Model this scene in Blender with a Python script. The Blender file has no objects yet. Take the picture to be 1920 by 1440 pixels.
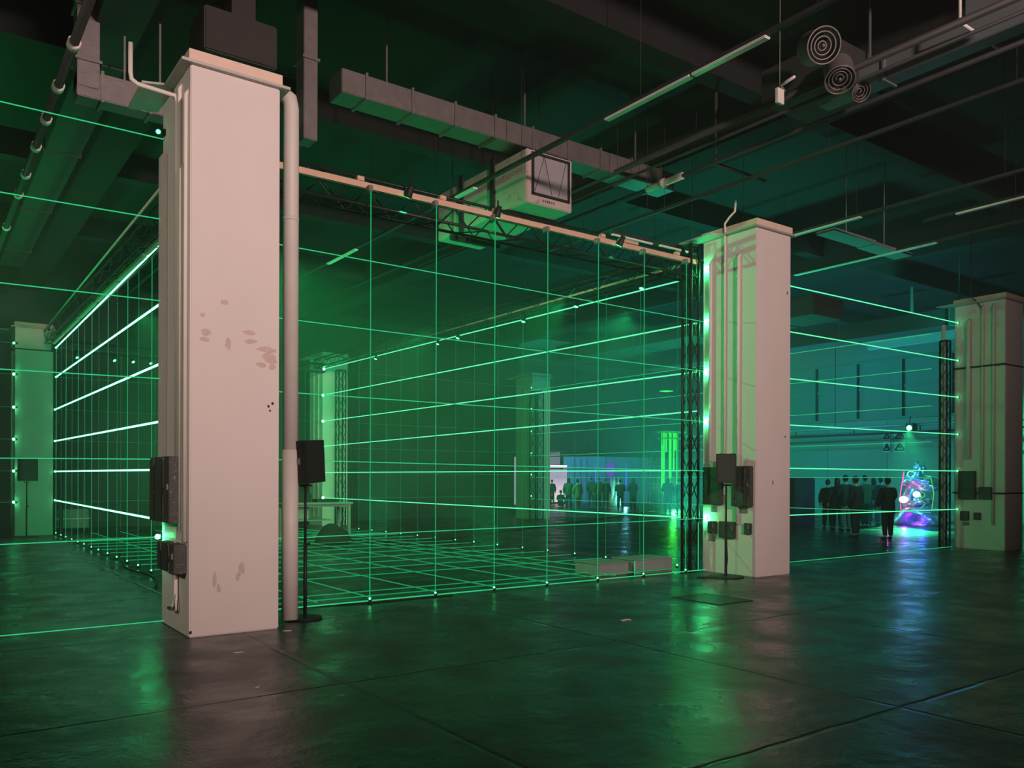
import bpy, bmesh, math, random
from mathutils import Vector, Matrix
random.seed(7)
S = bpy.context.scene
COL = S.collection

# ------------------------------------------------------------------ camera, world, exposure, key light
F, HY, ROLL, YAW, CH = 1541.9, 898.8, 0.0029, 0.6284, 1.665
cd = bpy.data.cameras.new('camera'); cam = bpy.data.objects.new('camera', cd); COL.objects.link(cam)
cd.sensor_fit = 'HORIZONTAL'; cd.sensor_width = 36.0; cd.lens = F / 1920 * 36.0
cd.shift_y = (HY - 720) / 1920; cd.clip_start = 0.05; cd.clip_end = 300
cam.location = (0, 0, CH)
cam.rotation_euler = (Matrix.Rotation(-YAW, 4, 'Z') @ Matrix.Rotation(math.pi / 2, 4, 'X') @ Matrix.Rotation(ROLL, 4, 'Z')).to_euler()
S.camera = cam
S.view_settings.view_transform = 'Standard'; S.view_settings.look = 'None'
S.view_settings.gamma = 1.0; S.view_settings.use_curve_mapping = False
S.view_settings.exposure = 0.0
w = bpy.data.worlds.new('world'); S.world = w; w.use_nodes = True
w.node_tree.nodes['Background'].inputs[0].default_value = (0.01, 0.03, 0.02, 1)
w.node_tree.nodes['Background'].inputs[1].default_value = 0.0
_vs = w.node_tree.nodes.new('ShaderNodeVolumeScatter')       # thin stage haze everywhere in the hall
_vs.inputs['Density'].default_value = .006; _vs.inputs['Anisotropy'].default_value = .6
w.node_tree.links.new(_vs.outputs[0], w.node_tree.nodes['World Output'].inputs['Volume'])
S.cycles.max_bounces = 6; S.cycles.diffuse_bounces = 3; S.cycles.glossy_bounces = 3
S.cycles.volume_bounces = 0; S.cycles.sample_clamp_indirect = 4.0

def lamp(name, kind, loc, power, color, size=0.3, target=None, angle=60, blend=0.5):
    l = bpy.data.lights.new(name, kind); o = bpy.data.objects.new(name, l); COL.objects.link(o)
    o.location = loc; l.energy = power; l.color = color
    if kind == 'AREA': l.size = size
    else: l.shadow_soft_size = size
    if kind == 'SPOT': l.spot_size = math.radians(angle); l.spot_blend = blend
    if target is not None:
        o.rotation_euler = (Vector(target) - Vector(loc)).to_track_quat('-Z', 'Y').to_euler()
    return o
# pinkish work lamp of the entrance area, high up behind the photographer
lamp('entrance_lamp', 'SPOT', (2.6, -11.5, 6.9), 16500, (1, .71, .66), .4, (7.4, 9.5, 8.0), 72, 1)
lamp('side_fill', 'SPOT', (-5.0, 5.6, 4.6), 850, (1, .86, .70), .3, (2.3, 9.4, 3.0), 70, .9)  # added off-frame warm fill that brightens the nearest pillar's left face
# exhibition lamps and added fills elsewhere in the hall
lamp('green_wall_spot', 'SPOT', (30.6, 15.0, 4.9), 1600, (.02, 1, .30), .08, (34, 13.8, 2.6), 80, 1)
lamp('blue_wall_spot', 'SPOT', (27.0, 22.5, 5.6), 800, (.02, .62, .85), .2, (34.3, 19.0, 2.6), 100, 1)
lamp('teal_hall_fill', 'POINT', (21.8, 33, 5.0), 4200, (.02, 1, .55), .3)  # added fill hidden behind the partition, brightening the back zone
lamp('teal_bay_fill', 'SPOT', (23.5, 9.6, 5.6), 1900, (.02, .8, .6), .3, (26, 20, 5.0), 140, .9)  # added fill out of sight behind the right edge pillar, brightening the bay
lamp('blue_back_spot', 'SPOT', (36, 37, 5.5), 1500, (.05, .4, 1), .2, (39, 44, 1.8), 90, .9)
lamp('screen_room_lamp', 'POINT', (30.0, 42.6, 3.0), 200, (.75, .6, 1), .3)
# added green fills without fittings, brightening the haze in and beside the light cage
for _p, _t, _e, _a in (((4.2, 12.5, 5.4), (9.5, 20, 1), 1200, 90), ((4.2, 15.0, 5.4), (11.6, 10.4, 2.4), 1500, 80), ((4.0, 19.5, 5.4), (9.5, 26, 1), 900, 90),
                   ((10.2, 17.5, 5.4), (9, 25, 0), 700, 90), ((10.8, 13.0, 5.4), (8.5, 20, 0), 900, 100), ((-3, 14.0, 5.6), (-9, 26, 1.5), 500, 80),
                   ((13.5, 14.0, 5.6), (17, 22, 3), 1200, 110)):
    lamp('cage_fill', 'SPOT', _p, _e, (.01, 1, .24), .06, _t, _a, .9)
# added upward fills near the floor for haze and undersides, no fittings
for _p, _e, _c in (((8.7, 12.8, .2), 600, (.01, 1, .24)), ((9.4, 18.4, .2), 700, (.01, 1, .3)), ((5.3, 21.0, .2), 700, (.01, 1, .24)), ((8.3, 24.6, .2), 700, (.01, 1, .3)),
                   ((-3.5, 19.0, .2), 5000, (.03, 1, .24)), ((17.0, 15.5, .2), 4200, (.02, .9, .6)), ((24.5, 29.5, .2), 1100, (.01, 1, .5)), ((26.5, 18.0, .2), 3200, (.02, .7, .8))):
    lamp('floor_fill', 'SPOT', _p, _e, _c, .5, (_p[0], _p[1] + .6, 6), 130, .9)

# ------------------------------------------------------------------ pixel helpers (1920x1440 frame of the photograph -> points of the hall)
_c, _s = math.cos(ROLL), math.sin(ROLL)
def ray(px, py):
    x, y = px - 960, py - HY
    u = _c * x + _s * y; v = -_s * x + _c * y
    return Vector((math.sin(YAW) + u / F * math.cos(YAW), math.cos(YAW) - u / F * math.sin(YAW), -v / F))
O = Vector((0, 0, CH))
def onX(px, py, X): d = ray(px, py); return O + d * (X / d.x)
def onY(px, py, Y): d = ray(px, py); return O + d * (Y / d.y)
def onZ(px, py, Z): d = ray(px, py); return O + d * ((Z - CH) / d.z)
def fl(px, py): return onZ(px, py, 0)

# ------------------------------------------------------------------ materials
MATS = {}
def mat(name, col, rough=.6, metal=0, noise=.15, scale=3.0, bump=0, bscale=20, spec=.4, dirt=None):
    if name in MATS: return MATS[name]
    m = bpy.data.materials.new(name); m.use_nodes = True; MATS[name] = m
    nt = m.node_tree; b = nt.nodes['Principled BSDF']; N = nt.nodes.new; L = nt.links.new
    b.inputs['Roughness'].default_value = rough; b.inputs['Metallic'].default_value = metal
    b.inputs['Specular IOR Level'].default_value = spec
    tc = N('ShaderNodeTexCoord'); n = N('ShaderNodeTexNoise'); n.inputs['Scale'].default_value = scale
    n.inputs['Detail'].default_value = 5
    L(tc.outputs['Object'], n.inputs['Vector'])
    mr = N('ShaderNodeMix'); mr.data_type = 'RGBA'
    mr.inputs[6].default_value = (*[c * (1 - noise) for c in col], 1)
    mr.inputs[7].default_value = (*[min(1, c * (1 + noise)) for c in col], 1)
    L(n.outputs[0], mr.inputs[0]); out = mr.outputs[2]
    if dirt:
        n2 = N('ShaderNodeTexNoise'); n2.inputs['Scale'].default_value = dirt[1]; n2.inputs['Detail'].default_value = 8
        L(tc.outputs['Object'], n2.inputs['Vector'])
        cr = N('ShaderNodeValToRGB'); cr.color_ramp.elements[0].position = .58; cr.color_ramp.elements[1].position = .72
        L(n2.outputs[0], cr.inputs[0])
        m2 = N('ShaderNodeMix'); m2.data_type = 'RGBA'; L(cr.outputs[0], m2.inputs[0]); L(out, m2.inputs[6])
        m2.inputs[7].default_value = (*dirt[0], 1); out = m2.outputs[2]
    L(out, b.inputs['Base Color'])
    if bump:
        n3 = N('ShaderNodeTexNoise'); n3.inputs['Scale'].default_value = bscale; n3.inputs['Detail'].default_value = 6
        L(tc.outputs['Object'], n3.inputs['Vector'])
        bp = N('ShaderNodeBump'); bp.inputs['Strength'].default_value = bump; bp.inputs['Distance'].default_value = .02
        L(n3.outputs[0], bp.inputs['Height']); L(bp.outputs[0], b.inputs['Normal'])
    return m
def emit(name, col, st):
    if name in MATS: return MATS[name]
    m = bpy.data.materials.new(name); m.use_nodes = True; MATS[name] = m
    nt = m.node_tree; nt.nodes.clear()
    e = nt.nodes.new('ShaderNodeEmission'); o = nt.nodes.new('ShaderNodeOutputMaterial')
    e.inputs[0].default_value = (*col, 1); e.inputs[1].default_value = st
    nt.links.new(e.outputs[0], o.inputs[0]); return m

plaster = mat('cream_plaster', (.66, .60, .57), .75, 0, .06, 1.3, .12, 30)
plaster_pipe = mat('painted_steel', (.64, .60, .55), .5, 0, .08, 4, .05, 40)
capmat = mat('cap_board', (.68, .52, .42), .7, 0, .1, 5)
capsheet = mat('cap_sheet', (.42, .42, .38), .5, .2, .1, 5)
blackm = mat('black_matt', (.012, .014, .013), .6, 0, .3, 8)
darkbox = mat('dark_box', (.05, .05, .045), .55, 0, .35, 9, .2, 40, dirt=((.16, .16, .14), 26))
trussm = mat('truss_black', (.018, .022, .02), .45, .4, .2, 6)
duct = mat('galvanised_duct', (.17, .155, .15), .5, .45, .25, 7, .1, 40, dirt=((.2, .18, .17), 5))
darkpipe = mat('dark_ceiling_pipe', (.03, .032, .03), .6, .1, .25, 5)
beige = mat('beige_bar', (.62, .42, .30), .5, 0, .1, 6)
unitm = mat('unit_casing', (.48, .40, .36), .6, .1, .12, 2.5, .05, 30, dirt=((.3, .24, .21), 7))
meshm = mat('unit_filter', (.30, .29, .31), .9, 0, .12, 90)
tubem = mat('fluorescent_tube', (.75, .78, .74), .3, 0, .02, 3)
ceilm = mat('ceiling_black', (.006, .007, .0065), .95, 0, .4, .8, .2, 6)
ceilbeam = mat('ceiling_beam_black', (.006, .007, .0065), .9, 0, .3, 1.2)
walldark = mat('wall_dark', (.03, .04, .036), .9, 0, .2, .7)
wallpale = mat('wall_pale', (.27, .29, .29), .85, 0, .06, .9, .05, 20)
grayw = mat('wall_band', (.20, .22, .23), .8, 0, .15, .9)
woodt = mat('table_pale', (.22, .25, .24), .6, 0, .1, 5)
greyplast = mat('grey_plastic', (.16, .17, .17), .5, 0, .1, 6)

beam_hot = emit('beam_hot', (.22, 1, .50), 4.2)
beam_mid = emit('beam_mid', (.12, 1, .42), 1.5)
beam_front = emit('beam_front', (.06, 1, .36), .6)
beam_vert = emit('beam_vert', (.03, 1, .32), .42)
beam_dim = emit('beam_dim', (.02, .8, .30), .22)
beam_floor = emit('beam_floor', (.03, .9, .28), .35)
dot_hot = emit('laser_aperture', (.05, 1, .3), 300)
dot_far = emit('laser_aperture_far', (.08, 1, .35), 40)
dot_small = emit('laser_aperture_small', (.08, 1, .3), 7)

# floor: dark coated asphalt, worn gloss, joints every three metres
def floor_mat():
    m = bpy.data.materials.new('floor_asphalt'); m.use_nodes = True; nt = m.node_tree; N = nt.nodes.new; L = nt.links.new
    b = nt.nodes['Principled BSDF']; tc = N('ShaderNodeTexCoord')
    def noise(sc, det=6):
        n = N('ShaderNodeTexNoise'); n.inputs['Scale'].default_value = sc; n.inputs['Detail'].default_value = det
        L(tc.outputs['Object'], n.inputs['Vector']); return n.outputs[0]
    def math_(op, a, bb=None, c=None):
        n = N('ShaderNodeMath'); n.operation = op
        for i, v in enumerate((a, bb, c)):
            if v is None: continue
            if isinstance(v, (int, float)): n.inputs[i].default_value = v
            else: L(v, n.inputs[i])
        return n.outputs[0]
    sp = N('ShaderNodeSeparateXYZ'); L(tc.outputs['Object'], sp.inputs[0])
    wob = math_('MULTIPLY', math_('SUBTRACT', noise(2.5), .5), .05)
    def joint(comp, off):
        v = math_('ADD', math_('ADD', comp, wob), -off)
        k = math_('PINGPONG', v, 1.5)      # 0 at joints every 3 m
        n = N('ShaderNodeMapRange'); n.inputs[1].default_value = .006; n.inputs[2].default_value = .034
        L(k, n.inputs[0]); return n.outputs[0]
    j = math_('MINIMUM', joint(sp.outputs[0], -12.65), joint(sp.outputs[1], -12.3))
    cr = N('ShaderNodeValToRGB'); L(noise(1.1, 9), cr.inputs[0])
    cr.color_ramp.elements[0].position = .3; cr.color_ramp.elements[0].color = (.018, .019, .018, 1)
    cr.color_ramp.elements[1].position = .75; cr.color_ramp.elements[1].color = (.034, .036, .033, 1)
    mx = N('ShaderNodeMix'); mx.data_type = 'RGBA'; mx.inputs[6].default_value = (.008, .008, .008, 1)
    L(j, mx.inputs[0]); L(cr.outputs[0], mx.inputs[7]); L(mx.outputs[2], b.inputs['Base Color'])
    r = N('ShaderNodeMapRange'); r.inputs[1].default_value = .35; r.inputs[2].default_value = .65
    r.inputs[3].default_value = .22; r.inputs[4].default_value = .42; L(noise(1.7, 8), r.inputs[0]); L(r.outputs[0], b.inputs['Roughness'])
    b.inputs['Specular IOR Level'].default_value = .5
    h = math_('ADD', math_('ADD', math_('MULTIPLY', noise(5, 8), .8), math_('MULTIPLY', noise(38, 4), .12)), math_('MULTIPLY', j, .5))
    bp = N('ShaderNodeBump'); bp.inputs['Strength'].default_value = .5; bp.inputs['Distance'].default_value = .03
    L(h, bp.inputs['Height']); L(bp.outputs[0], b.inputs['Normal'])
    return m
floorm = floor_mat()

# ------------------------------------------------------------------ mesh builder (world coordinates)
class MB:
    def __init__(s): s.v = []; s.f = []; s.sm = []
    def add(s, vs, fs, smooth=False):
        o = len(s.v); s.v += [Vector(v) for v in vs]
        for f in fs: s.f.append([i + o for i in f]); s.sm.append(smooth)
        return s
    def box(s, a, b, bev=0):
        a = Vector(a); b = Vector(b)
        lo = Vector([min(a[i], b[i]) for i in range(3)]); hi = Vector([max(a[i], b[i]) for i in range(3)])
        if bev:
            bm = bmesh.new(); bmesh.ops.create_cube(bm, size=1)
            for v in bm.verts: v.co = Vector([(lo[i] + hi[i]) / 2 + v.co[i] * (hi[i] - lo[i]) for i in range(3)])
            bmesh.ops.bevel(bm, geom=bm.edges[:], offset=min(bev, min(hi - lo) * .45), segments=2, affect='EDGES')
            return s.bm(bm)
        vs = [(x, y, z) for x in (lo.x, hi.x) for y in (lo.y, hi.y) for z in (lo.z, hi.z)]
        return s.add(vs, [(0, 1, 3, 2), (4, 6, 7, 5), (0, 4, 5, 1), (2, 3, 7, 6), (0, 2, 6, 4), (1, 5, 7, 3)])
    def bm(s, bm, smooth=False):
        bm.verts.index_update(); s.add([v.co.copy() for v in bm.verts], [[v.index for v in f.verts] for f in bm.faces], smooth); bm.free(); return s
    def tube(s, pts, r, n=8, caps=True, radii=None):
        pts = [Vector(p) for p in pts]; m = len(pts); rings = []
        up = None
        for i, p in enumerate(pts):
            t = (pts[min(i + 1, m - 1)] - pts[max(i - 1, 0)]).normalized()
            if up is None:
                up = Vector((0, 0, 1)) if abs(t.z) < .9 else Vector((1, 0, 0))
            a = t.cross(up).normalized(); b = a.cross(t).normalized(); up = b
            rr = radii[i] if radii else r
            rings.append([p + (a * math.cos(2 * math.pi * k / n) + b * math.sin(2 * math.pi * k / n)) * rr for k in range(n)])
        vs = [v for rg in rings for v in rg]; fs = []
        for i in range(m - 1):
            for k in range(n):
                fs.append((i * n + k, i * n + (k + 1) % n, (i + 1) * n + (k + 1) % n, (i + 1) * n + k))
        s.add(vs, fs, True)
        if caps:
            o = len(s.v) - len(vs)
            s.f.append([o + k for k in range(n)][::-1]); s.sm.append(False)
            s.f.append([o + (m - 1) * n + k for k in range(n)]); s.sm.append(False)
        return s
    def ball(s, c, r, seg=12, sc=(1, 1, 1)):
        bm = bmesh.new(); bmesh.ops.create_uvsphere(bm, u_segments=seg, v_segments=max(6, seg * 2 // 3), radius=1)
        for v in bm.verts: v.co = Vector((c[0] + v.co.x * r * sc[0], c[1] + v.co.y * r * sc[1], c[2] + v.co.z * r * sc[2]))
        return s.bm(bm, True)
    def prism(s, poly, off):
        poly = [Vector(p) for p in poly]; off = Vector(off); n = len(poly)
        return s.add(poly + [p + off for p in poly], [list(range(n))[::-1], [n + i for i in range(n)]] + [(i, (i + 1) % n, n + (i + 1) % n, n + i) for i in range(n)])
    def build(s, name, m, parent=None, label=None):
        me = bpy.data.meshes.new(name); o = bpy.data.objects.new(name, me); COL.objects.link(o)
        if parent is not None:
            base = parent.matrix_world.translation.copy() if parent.parent is None else parent.parent.location.copy()
            base = ROOT[parent]
            o.parent = parent; ROOT[o] = base
        else:
            xs = s.v; base = Vector((sum(v.x for v in xs) / len(xs), sum(v.y for v in xs) / len(xs), min(v.z for v in xs)))
            o.location = base; ROOT[o] = base
        me.from_pydata([v - base for v in s.v], [], s.f)
        for p, sm in zip(me.polygons, s.sm): p.use_smooth = sm
        me.materials.append(m); bmx = bmesh.new(); bmx.from_mesh(me); bmesh.ops.recalc_face_normals(bmx, faces=bmx.faces[:]); bmx.to_mesh(me); bmx.free()
        if label: o['label'] = label
        return o
ROOT = {}
def tag(o, label, cat, group=None):
    o['label'] = label; o['category'] = cat; o['kind'] = 'thing'
    if group: o['group'] = group
    return o
def thing(name, loc, label, cat, group=None):
    o = bpy.data.objects.new(name, None); COL.objects.link(o); o.empty_display_size = .2
    o.location = loc; ROOT[o] = Vector(loc); return tag(o, label, cat, group)
def struct(name, mb, m):
    o = mb.build(name, m); o['kind'] = 'structure'; return o
ORD = ['first', 'second', 'third', 'fourth', 'fifth', 'sixth', 'seventh', 'eighth', 'ninth', 'tenth', 'eleventh', 'twelfth', 'thirteenth', 'fourteenth', 'fifteenth', 'sixteenth']

# ------------------------------------------------------------------ hall shell
XL, XR, YB, YF, ZC = -16.0, 34.5, 47.0, -16.0, 8.6
XE, YE = 53.0, 28.0     # beyond YE the hall widens to the right
struct('floor', MB().box((XL, YF, -.2), (XE, YB, 0)), floorm)
struct('ceiling', MB().box((XL, YF, ZC), (XE, YB, ZC + .2)), ceilm)
struct('wall_left', MB().box((XL - .2, YF, 0), (XL, YB, ZC)), walldark)
struct('wall_front', MB().box((XL, YF - .2, 0), (XR, YF, ZC)), walldark)
struct('wall_back', MB().box((XL, YB, 0), (XE, YB + .2, ZC)), walldark)
struct('wall_partition', MB().box((XL, 30.6, 0), (22.6, 30.85, ZC)), walldark)
# right wall: pale panels up to 5 m, darker band above
struct('wall_right_return', MB().box((XR + .2, YE - .2, 0), (XE, YE, ZC)), walldark)
struct('wall_right_far', MB().box((XE, YE - .2, 0), (XE + .2, YB, ZC)), walldark)
rw = MB().box((XR, YF, 0), (XR + .2, YE, 4.35)); o = struct('wall_right', rw, wallpale)
struct('wall_right_upper', MB().box((XR - .05, YF, 4.35), (XR + .2, YE, ZC)), grayw)
for k in range(8):   # panel seams
    y = 5 + k * 2.9
    struct('trim_%d' % (k + 1), MB().box((XR - .012, y, 0), (XR, y + .03, 4.3)), greyplast)
for k, z in enumerate((4.35, 5.7, 6.9)):
    struct('trim_%d' % (13 + k), MB().box((XR - .1, YF, z), (XR - .05, YE, z + .09)), greyplast)
for k in range(11):
    y = 4 + k * 2.1
    struct('trim_%d' % (16 + k), MB().box((XR - .11, y, 4.44), (XR - .05, y + .08, 6.9)), ceilbeam)
# ceiling beams (downstand concrete ribs)
for k in range(10):
    y = -7 + k * 5.2
    struct('trim_%d' % (30 + k), MB().box((XL, y, ZC - .55), (XE, y + .35, ZC)), ceilbeam)
for k, x in enumerate((2.45, 11.7, 21.0)):
    struct('trim_%d' % (40 + k), MB().box((x, YF, ZC - .9), (x + .8, YB, ZC - .0)), ceilbeam)

# ------------------------------------------------------------------ pillars
PX, PY, PW, PD, PH = 2.32, 8.91, .956, 1.177, 5.99
def pillar(x, y, label, conduits, straps=(), plate=True):
    t = thing('pillar', (x, y, 0), label, 'pillar')
    MB().box((x, y, 0), (x + PW, y + PD, PH), .012).build('shaft', plaster, t)
    MB().box((x - .02, y - .02, PH + .04), (x + PW + .02, y + PD + .02, PH + .15)).build('cap_slab', capmat, t, 'sand-coloured slab on the pillar top')
    MB().box((x - .10, y - .05, PH), (x + PW + .10, y + PD + .05, PH + .03)).build('cap_sheet', capsheet, t, 'grey sheet under the cap slab')
    if plate:
        MB().prism([(x - .32, y + .75, PH + .0), (x, y + .62, PH + .0), (x, y + PD + .25, PH + .0), (x - .32, y + PD + .3, PH - .02)], (0, 0, .025)).build('side_plate', capsheet, t)
        m = MB().prism([(x + PW, y + .5, PH), (x + PW + .22, y + .62, PH), (x + PW + .22, y + PD + .2, PH), (x + PW, y + PD + .2, PH)], (0, 0, .025))
        m.build('side_plate', capsheet, t)
    for (yy, z0, z1, r) in conduits:
        MB().tube([(x - r, y + yy, z0), (x - r, y + yy, z1 - .05), (x + .01, y + yy, z1)], r, 10).build('conduit', plaster_pipe, t)
    for z in straps:
        MB().box((x - .075, y - .012, z), (x + PW + .012, y + PD + .01, z + .035)).build('strap', blackm, t, 'thin black strap around the shaft')
    return t
P = [(PX + 9.306 * k, PY) for k in range(3)]
RB = PY + 18.45
p1 = pillar(*P[0], 'large pink-lit cream pillar at the left, nearest to the camera', [(.10, 1.0, 5.75, .022), (.23, 1.1, 5.0, .028), (.34, 1.1, 5.9, .024)])
p2 = pillar(*P[1], 'cream pillar in the middle right with a green-lit left side', [(.36, .9, 5.6, .03), (.98, 2.0, 5.6, .03)])
p3 = pillar(*P[2], 'dim brownish pillar cut by the right edge of the photo', [(.25, .6, 5.9, .03), (.50, 1.4, 5.9, .03), (.82, 2.2, 5.6, .05)], (4.42, 1.35))
p4 = pillar(P[0][0], RB, 'far green-lit pillar at the left edge with a row of laser dots', [(.5, .3, 5.6, .03)], (5.35,))
p5 = pillar(P[1][0], RB, 'far pillar behind the equipment table, beside the dark trusses', [(.3, .3, 5.6, .03), (.7, .3, 5.6, .03)])
p6 = pillar(P[2][0], RB, 'far grey-green pillar to the left of the bright white screen', [(.5, .3, 5.6, .03)])
if False: p7 = pillar(P[2][0] + 9.306, RB, 'dark distant pillar standing among the coloured art pieces', [(.5, .3, 5.6, .03)])
# first pillar: wide channel at the far edge, peeled paint, scuffs
x, y = P[0]
MB().box((x - .055, y + .95, 1.2), (x + .0, y + 1.14, 5.35), .006).build('cable_channel', plaster_pipe, p1)
MB().box((x - .03, y + .50, 1.9), (x + .0, y + .56, 5.1), .004).build('cable_channel', plaster_pipe, p1)
MB().box((x - .04, y + .16, .98), (x + .0, y + .19, 5.0), .004).build('cable_channel', plaster_pipe, p1)
MB().tube([(x - .03, y + .42, .98), (x - .03, y + .42, .36), (x - .05, y + .44, .30), (x - .045, y + .5, .24)], .022, 8).build('conduit', plaster_pipe, p1)
MB().tube([(x - .035, y + .36, .42), (x - .045, y + .35, .34), (x - .04, y + .37, .26), (x - .035, y + .42, .22)], .012, 6).build('conduit', plaster_pipe, p1)
MB().box((x - .09, y + .42, .24), (x - .02, y + .55, .27), .005).build('junction', darkbox, p1)
peel = mat('peeled_paint', (.55, .43, .38), .85, 0, .2, 20)
scuff = mat('scuff', (.50, .45, .42), .85, 0, .2, 20)
def blob(px, py, rx, ry, m, n=11, plane_y=PY):
    c = onY(px, py, plane_y); k = c.y / F * 1.2
    pts = []
    for i in range(n):
        a = 2 * math.pi * i / n; q = random.uniform(.65, 1.15)
        pts.append((c.x + math.cos(a) * rx * k * q, plane_y, c.z + math.sin(a) * ry * k * q))
    return MB().prism(pts, (0, -.002, 0))
for (a, b, rx, ry) in ((421, 567, 8, 5), (380, 590, 4, 4), (386, 622, 8, 7), (384, 636, 9, 4), (428, 645, 5, 10), (468, 624, 11, 4), (470, 640, 10, 4), (498, 655, 18, 6), (506, 672, 13, 9), (490, 684, 10, 5), (510, 688, 6, 5)):
    blob(a, b, rx, ry, peel).build('paint_patch', peel, p1, 'peeled pinkish brown paint patch')
for (a, b, rx, ry) in ((402, 1088, 4, 16), (410, 1104, 4, 8), (452, 1066, 5, 14), (446, 1082, 3, 8)):
    blob(a, b, rx, ry, scuff).build('scuff_mark', scuff, p1, 'grey scuff near the base')
for (a, b) in ((503, 762), (511, 757), (506, 770), (357, 1186)):
    blob(a, b, 2.2, 2.6, blackm, 6).build('chip', blackm, p1)
for (a, b, rx, ry) in ((1476, 549, 2.5, 6), (1449, 905, 1.8, 7), (1472, 819, 2, 3)):
    blob(a, b, rx, ry, blackm, 7).build('chip', blackm, p2)
# bent pipe leaving the first pillar
g = tag(MB().tube([(x - .03, y + .40, 1.9), (x - .03, y + .40, 5.72), (x - .05, y + .40, 5.79), (x - .12, y + .42, 5.80), (x - .42, y + .45, 5.83), (x - .48, y + .46, 5.87), (x - .49, y + .46, 5.94), (x - .49, y + .46, 6.25)], .024, 10).build('bent_pipe', plaster_pipe), 'thin cream pipe bending out of the nearest pillar and up', 'pipe')
tag(MB().tube([(3.56, 9.32, .02), (3.56, 9.32, 2.0)], .095, 20).tube([(3.56, 9.32, 2.0), (3.56, 9.32, 6.0), (3.55, 9.33, 6.1), (3.45, 9.4, 6.2)], .09, 20).tube([(3.56, 9.32, 4.68), (3.56, 9.32, 4.72)], .094, 20).build('downpipe', plaster_pipe), 'thick cream downpipe standing right of the nearest pillar', 'pipe')
xx, yy = P[1]
tag(MB().tube([(xx - .025, yy + .66, 1.4), (xx - .025, yy + .66, 6.08), (xx - .03, yy + .66, 6.2), (xx + .03, yy + .6, 6.32), (xx + .12, yy + .56, 6.42), (xx + .13, yy + .55, 6.62)], .02, 8).build('bent_pipe', plaster_pipe), 'thin pipe running up the middle pillar and curling above its cap', 'pipe')
tag(MB().tube([(xx + PW + .06, yy + .2, 5.72), (xx + PW + .06, yy + .2, 5.45), (xx + PW + .0, yy + .2, 5.4)], .028, 8).build('pipe_stub', plaster_pipe), 'short white pipe stub at the upper right of the middle pillar', 'pipe')
xx3, yy3 = P[2]
tag(MB().tube([(xx3 - .03, yy3 + .5, 5.8), (xx3 - .03, yy3 + .62, 6.0), (xx3 - .15, yy3 + .72, 6.15), (xx3 - .15, yy3 + .72, 8.0)], .016, 8).build('hanging_cable', darkpipe), 'dark cable rising to the ceiling from the right edge pillar', 'cable')
tag(MB().tube([(xx3 - .35, yy3 + PD + .1, .0), (xx3 - .35, yy3 + PD + .1, 5.5)], .05, 10).build('downpipe', plaster_pipe), 'slim pale downpipe left of the right edge pillar', 'pipe')

# electrical boxes on pillar sides: (face X, px0, py0, px1, py1, depth)
def ebox(X, q0, q1, z0, z1, dep, label, name='electrical_box', ridges=True):
    t = thing(name, (X - dep, q0, z0), label, 'box')
    MB().box((X - dep, q0, z0), (X, q1, z1), .01).build('body', darkbox, t)
    if ridges:
        for k in (.25, .32, .72):
            yk = q0 + (q1 - q0) * k; MB().box((X - dep - .012, yk, z0 + .01), (X - dep + .001, yk + .012, z1 - .01)).build('cover_ridge', darkbox, t)
    MB().box((X - dep - .015, q0 + .04, (z0 + z1) / 2), (X - dep, q0 + .06, (z0 + z1) / 2 + .06)).build('latch', greyplast, t)
    return t
ebox(PX, PY + .22, PY + 1.12, 1.19, 1.90, .15, 'large black box on the side of the nearest pillar')
ebox(PX, PY + .10, PY + .84, .66, .97, .13, 'smaller black box low on the nearest pillar, below the large one')
MB().box((PX - .012, PY + .5, 1.0), (PX, PY + 1.0, 1.19)).build('backplate', plaster_pipe, p1)
def ypx(px, X): return onX(px, 900, X).y
def eb2(X, px0, py0, px1, py1, dep, label, ridges=False):
    y0, y1 = ypx(px1, X - dep), ypx(px0, X - dep)
    z0 = onX((px0 + px1) / 2, py1, X - dep).z; z1 = onX((px0 + px1) / 2, py0, X - dep).z
    return ebox(X, y0, min(y1, X and y1), z0, z1, dep, label, ridges=ridges)
X2 = P[1][0]; X3 = P[2][0]
eb2(X2, 1317, 876, 1352, 946, .08, 'dark panel box on the middle pillar, behind the speaker')
eb2(X2, 1370, 874, 1406, 950, .10, 'dark panel box on the middle pillar, right of the speaker', True)
eb2(X2, 1326, 977, 1341, 1000, .05, 'small grey box low on the middle pillar, left of the stand pole')
eb2(X2, 1347, 978, 1377, 1009, .06, 'small dark box low on the middle pillar, behind the stand pole')
eb2(X2, 1394, 981, 1408, 1002, .04, 'smallest black box low on the middle pillar, nearest its front corner')
eb2(X3, 1796, 883, 1827, 936, .10, 'tall dark box on the right edge pillar')
eb2(X3, 1834, 913, 1859, 936, .10, 'small dark box with pale top on the right edge pillar')
eb2(X3, 1800, 958, 1816, 976, .05, 'lower left small dark box on the right edge pillar')
eb2(X3, 1825, 961, 1838, 975, .05, 'lower right small dark box on the right edge pillar')
for (X, a, b, c, d, pp) in ((X2, 1334, 950, 1345, 960, p2), (X2, 1388, 952, 1402, 962, p2), (X2, 1330, 1002, 1342, 1014, p2), (X3, 1806, 978, 1818, 985, p3)):
    y0, y1 = ypx(c, X), ypx(a, X); z0 = onX(a, d, X).z; z1 = onX(a, b, X).z
    MB().box((X - .01, y0, z0), (X, y1, z1)).build('label_plate', greyplast, pp)

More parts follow.
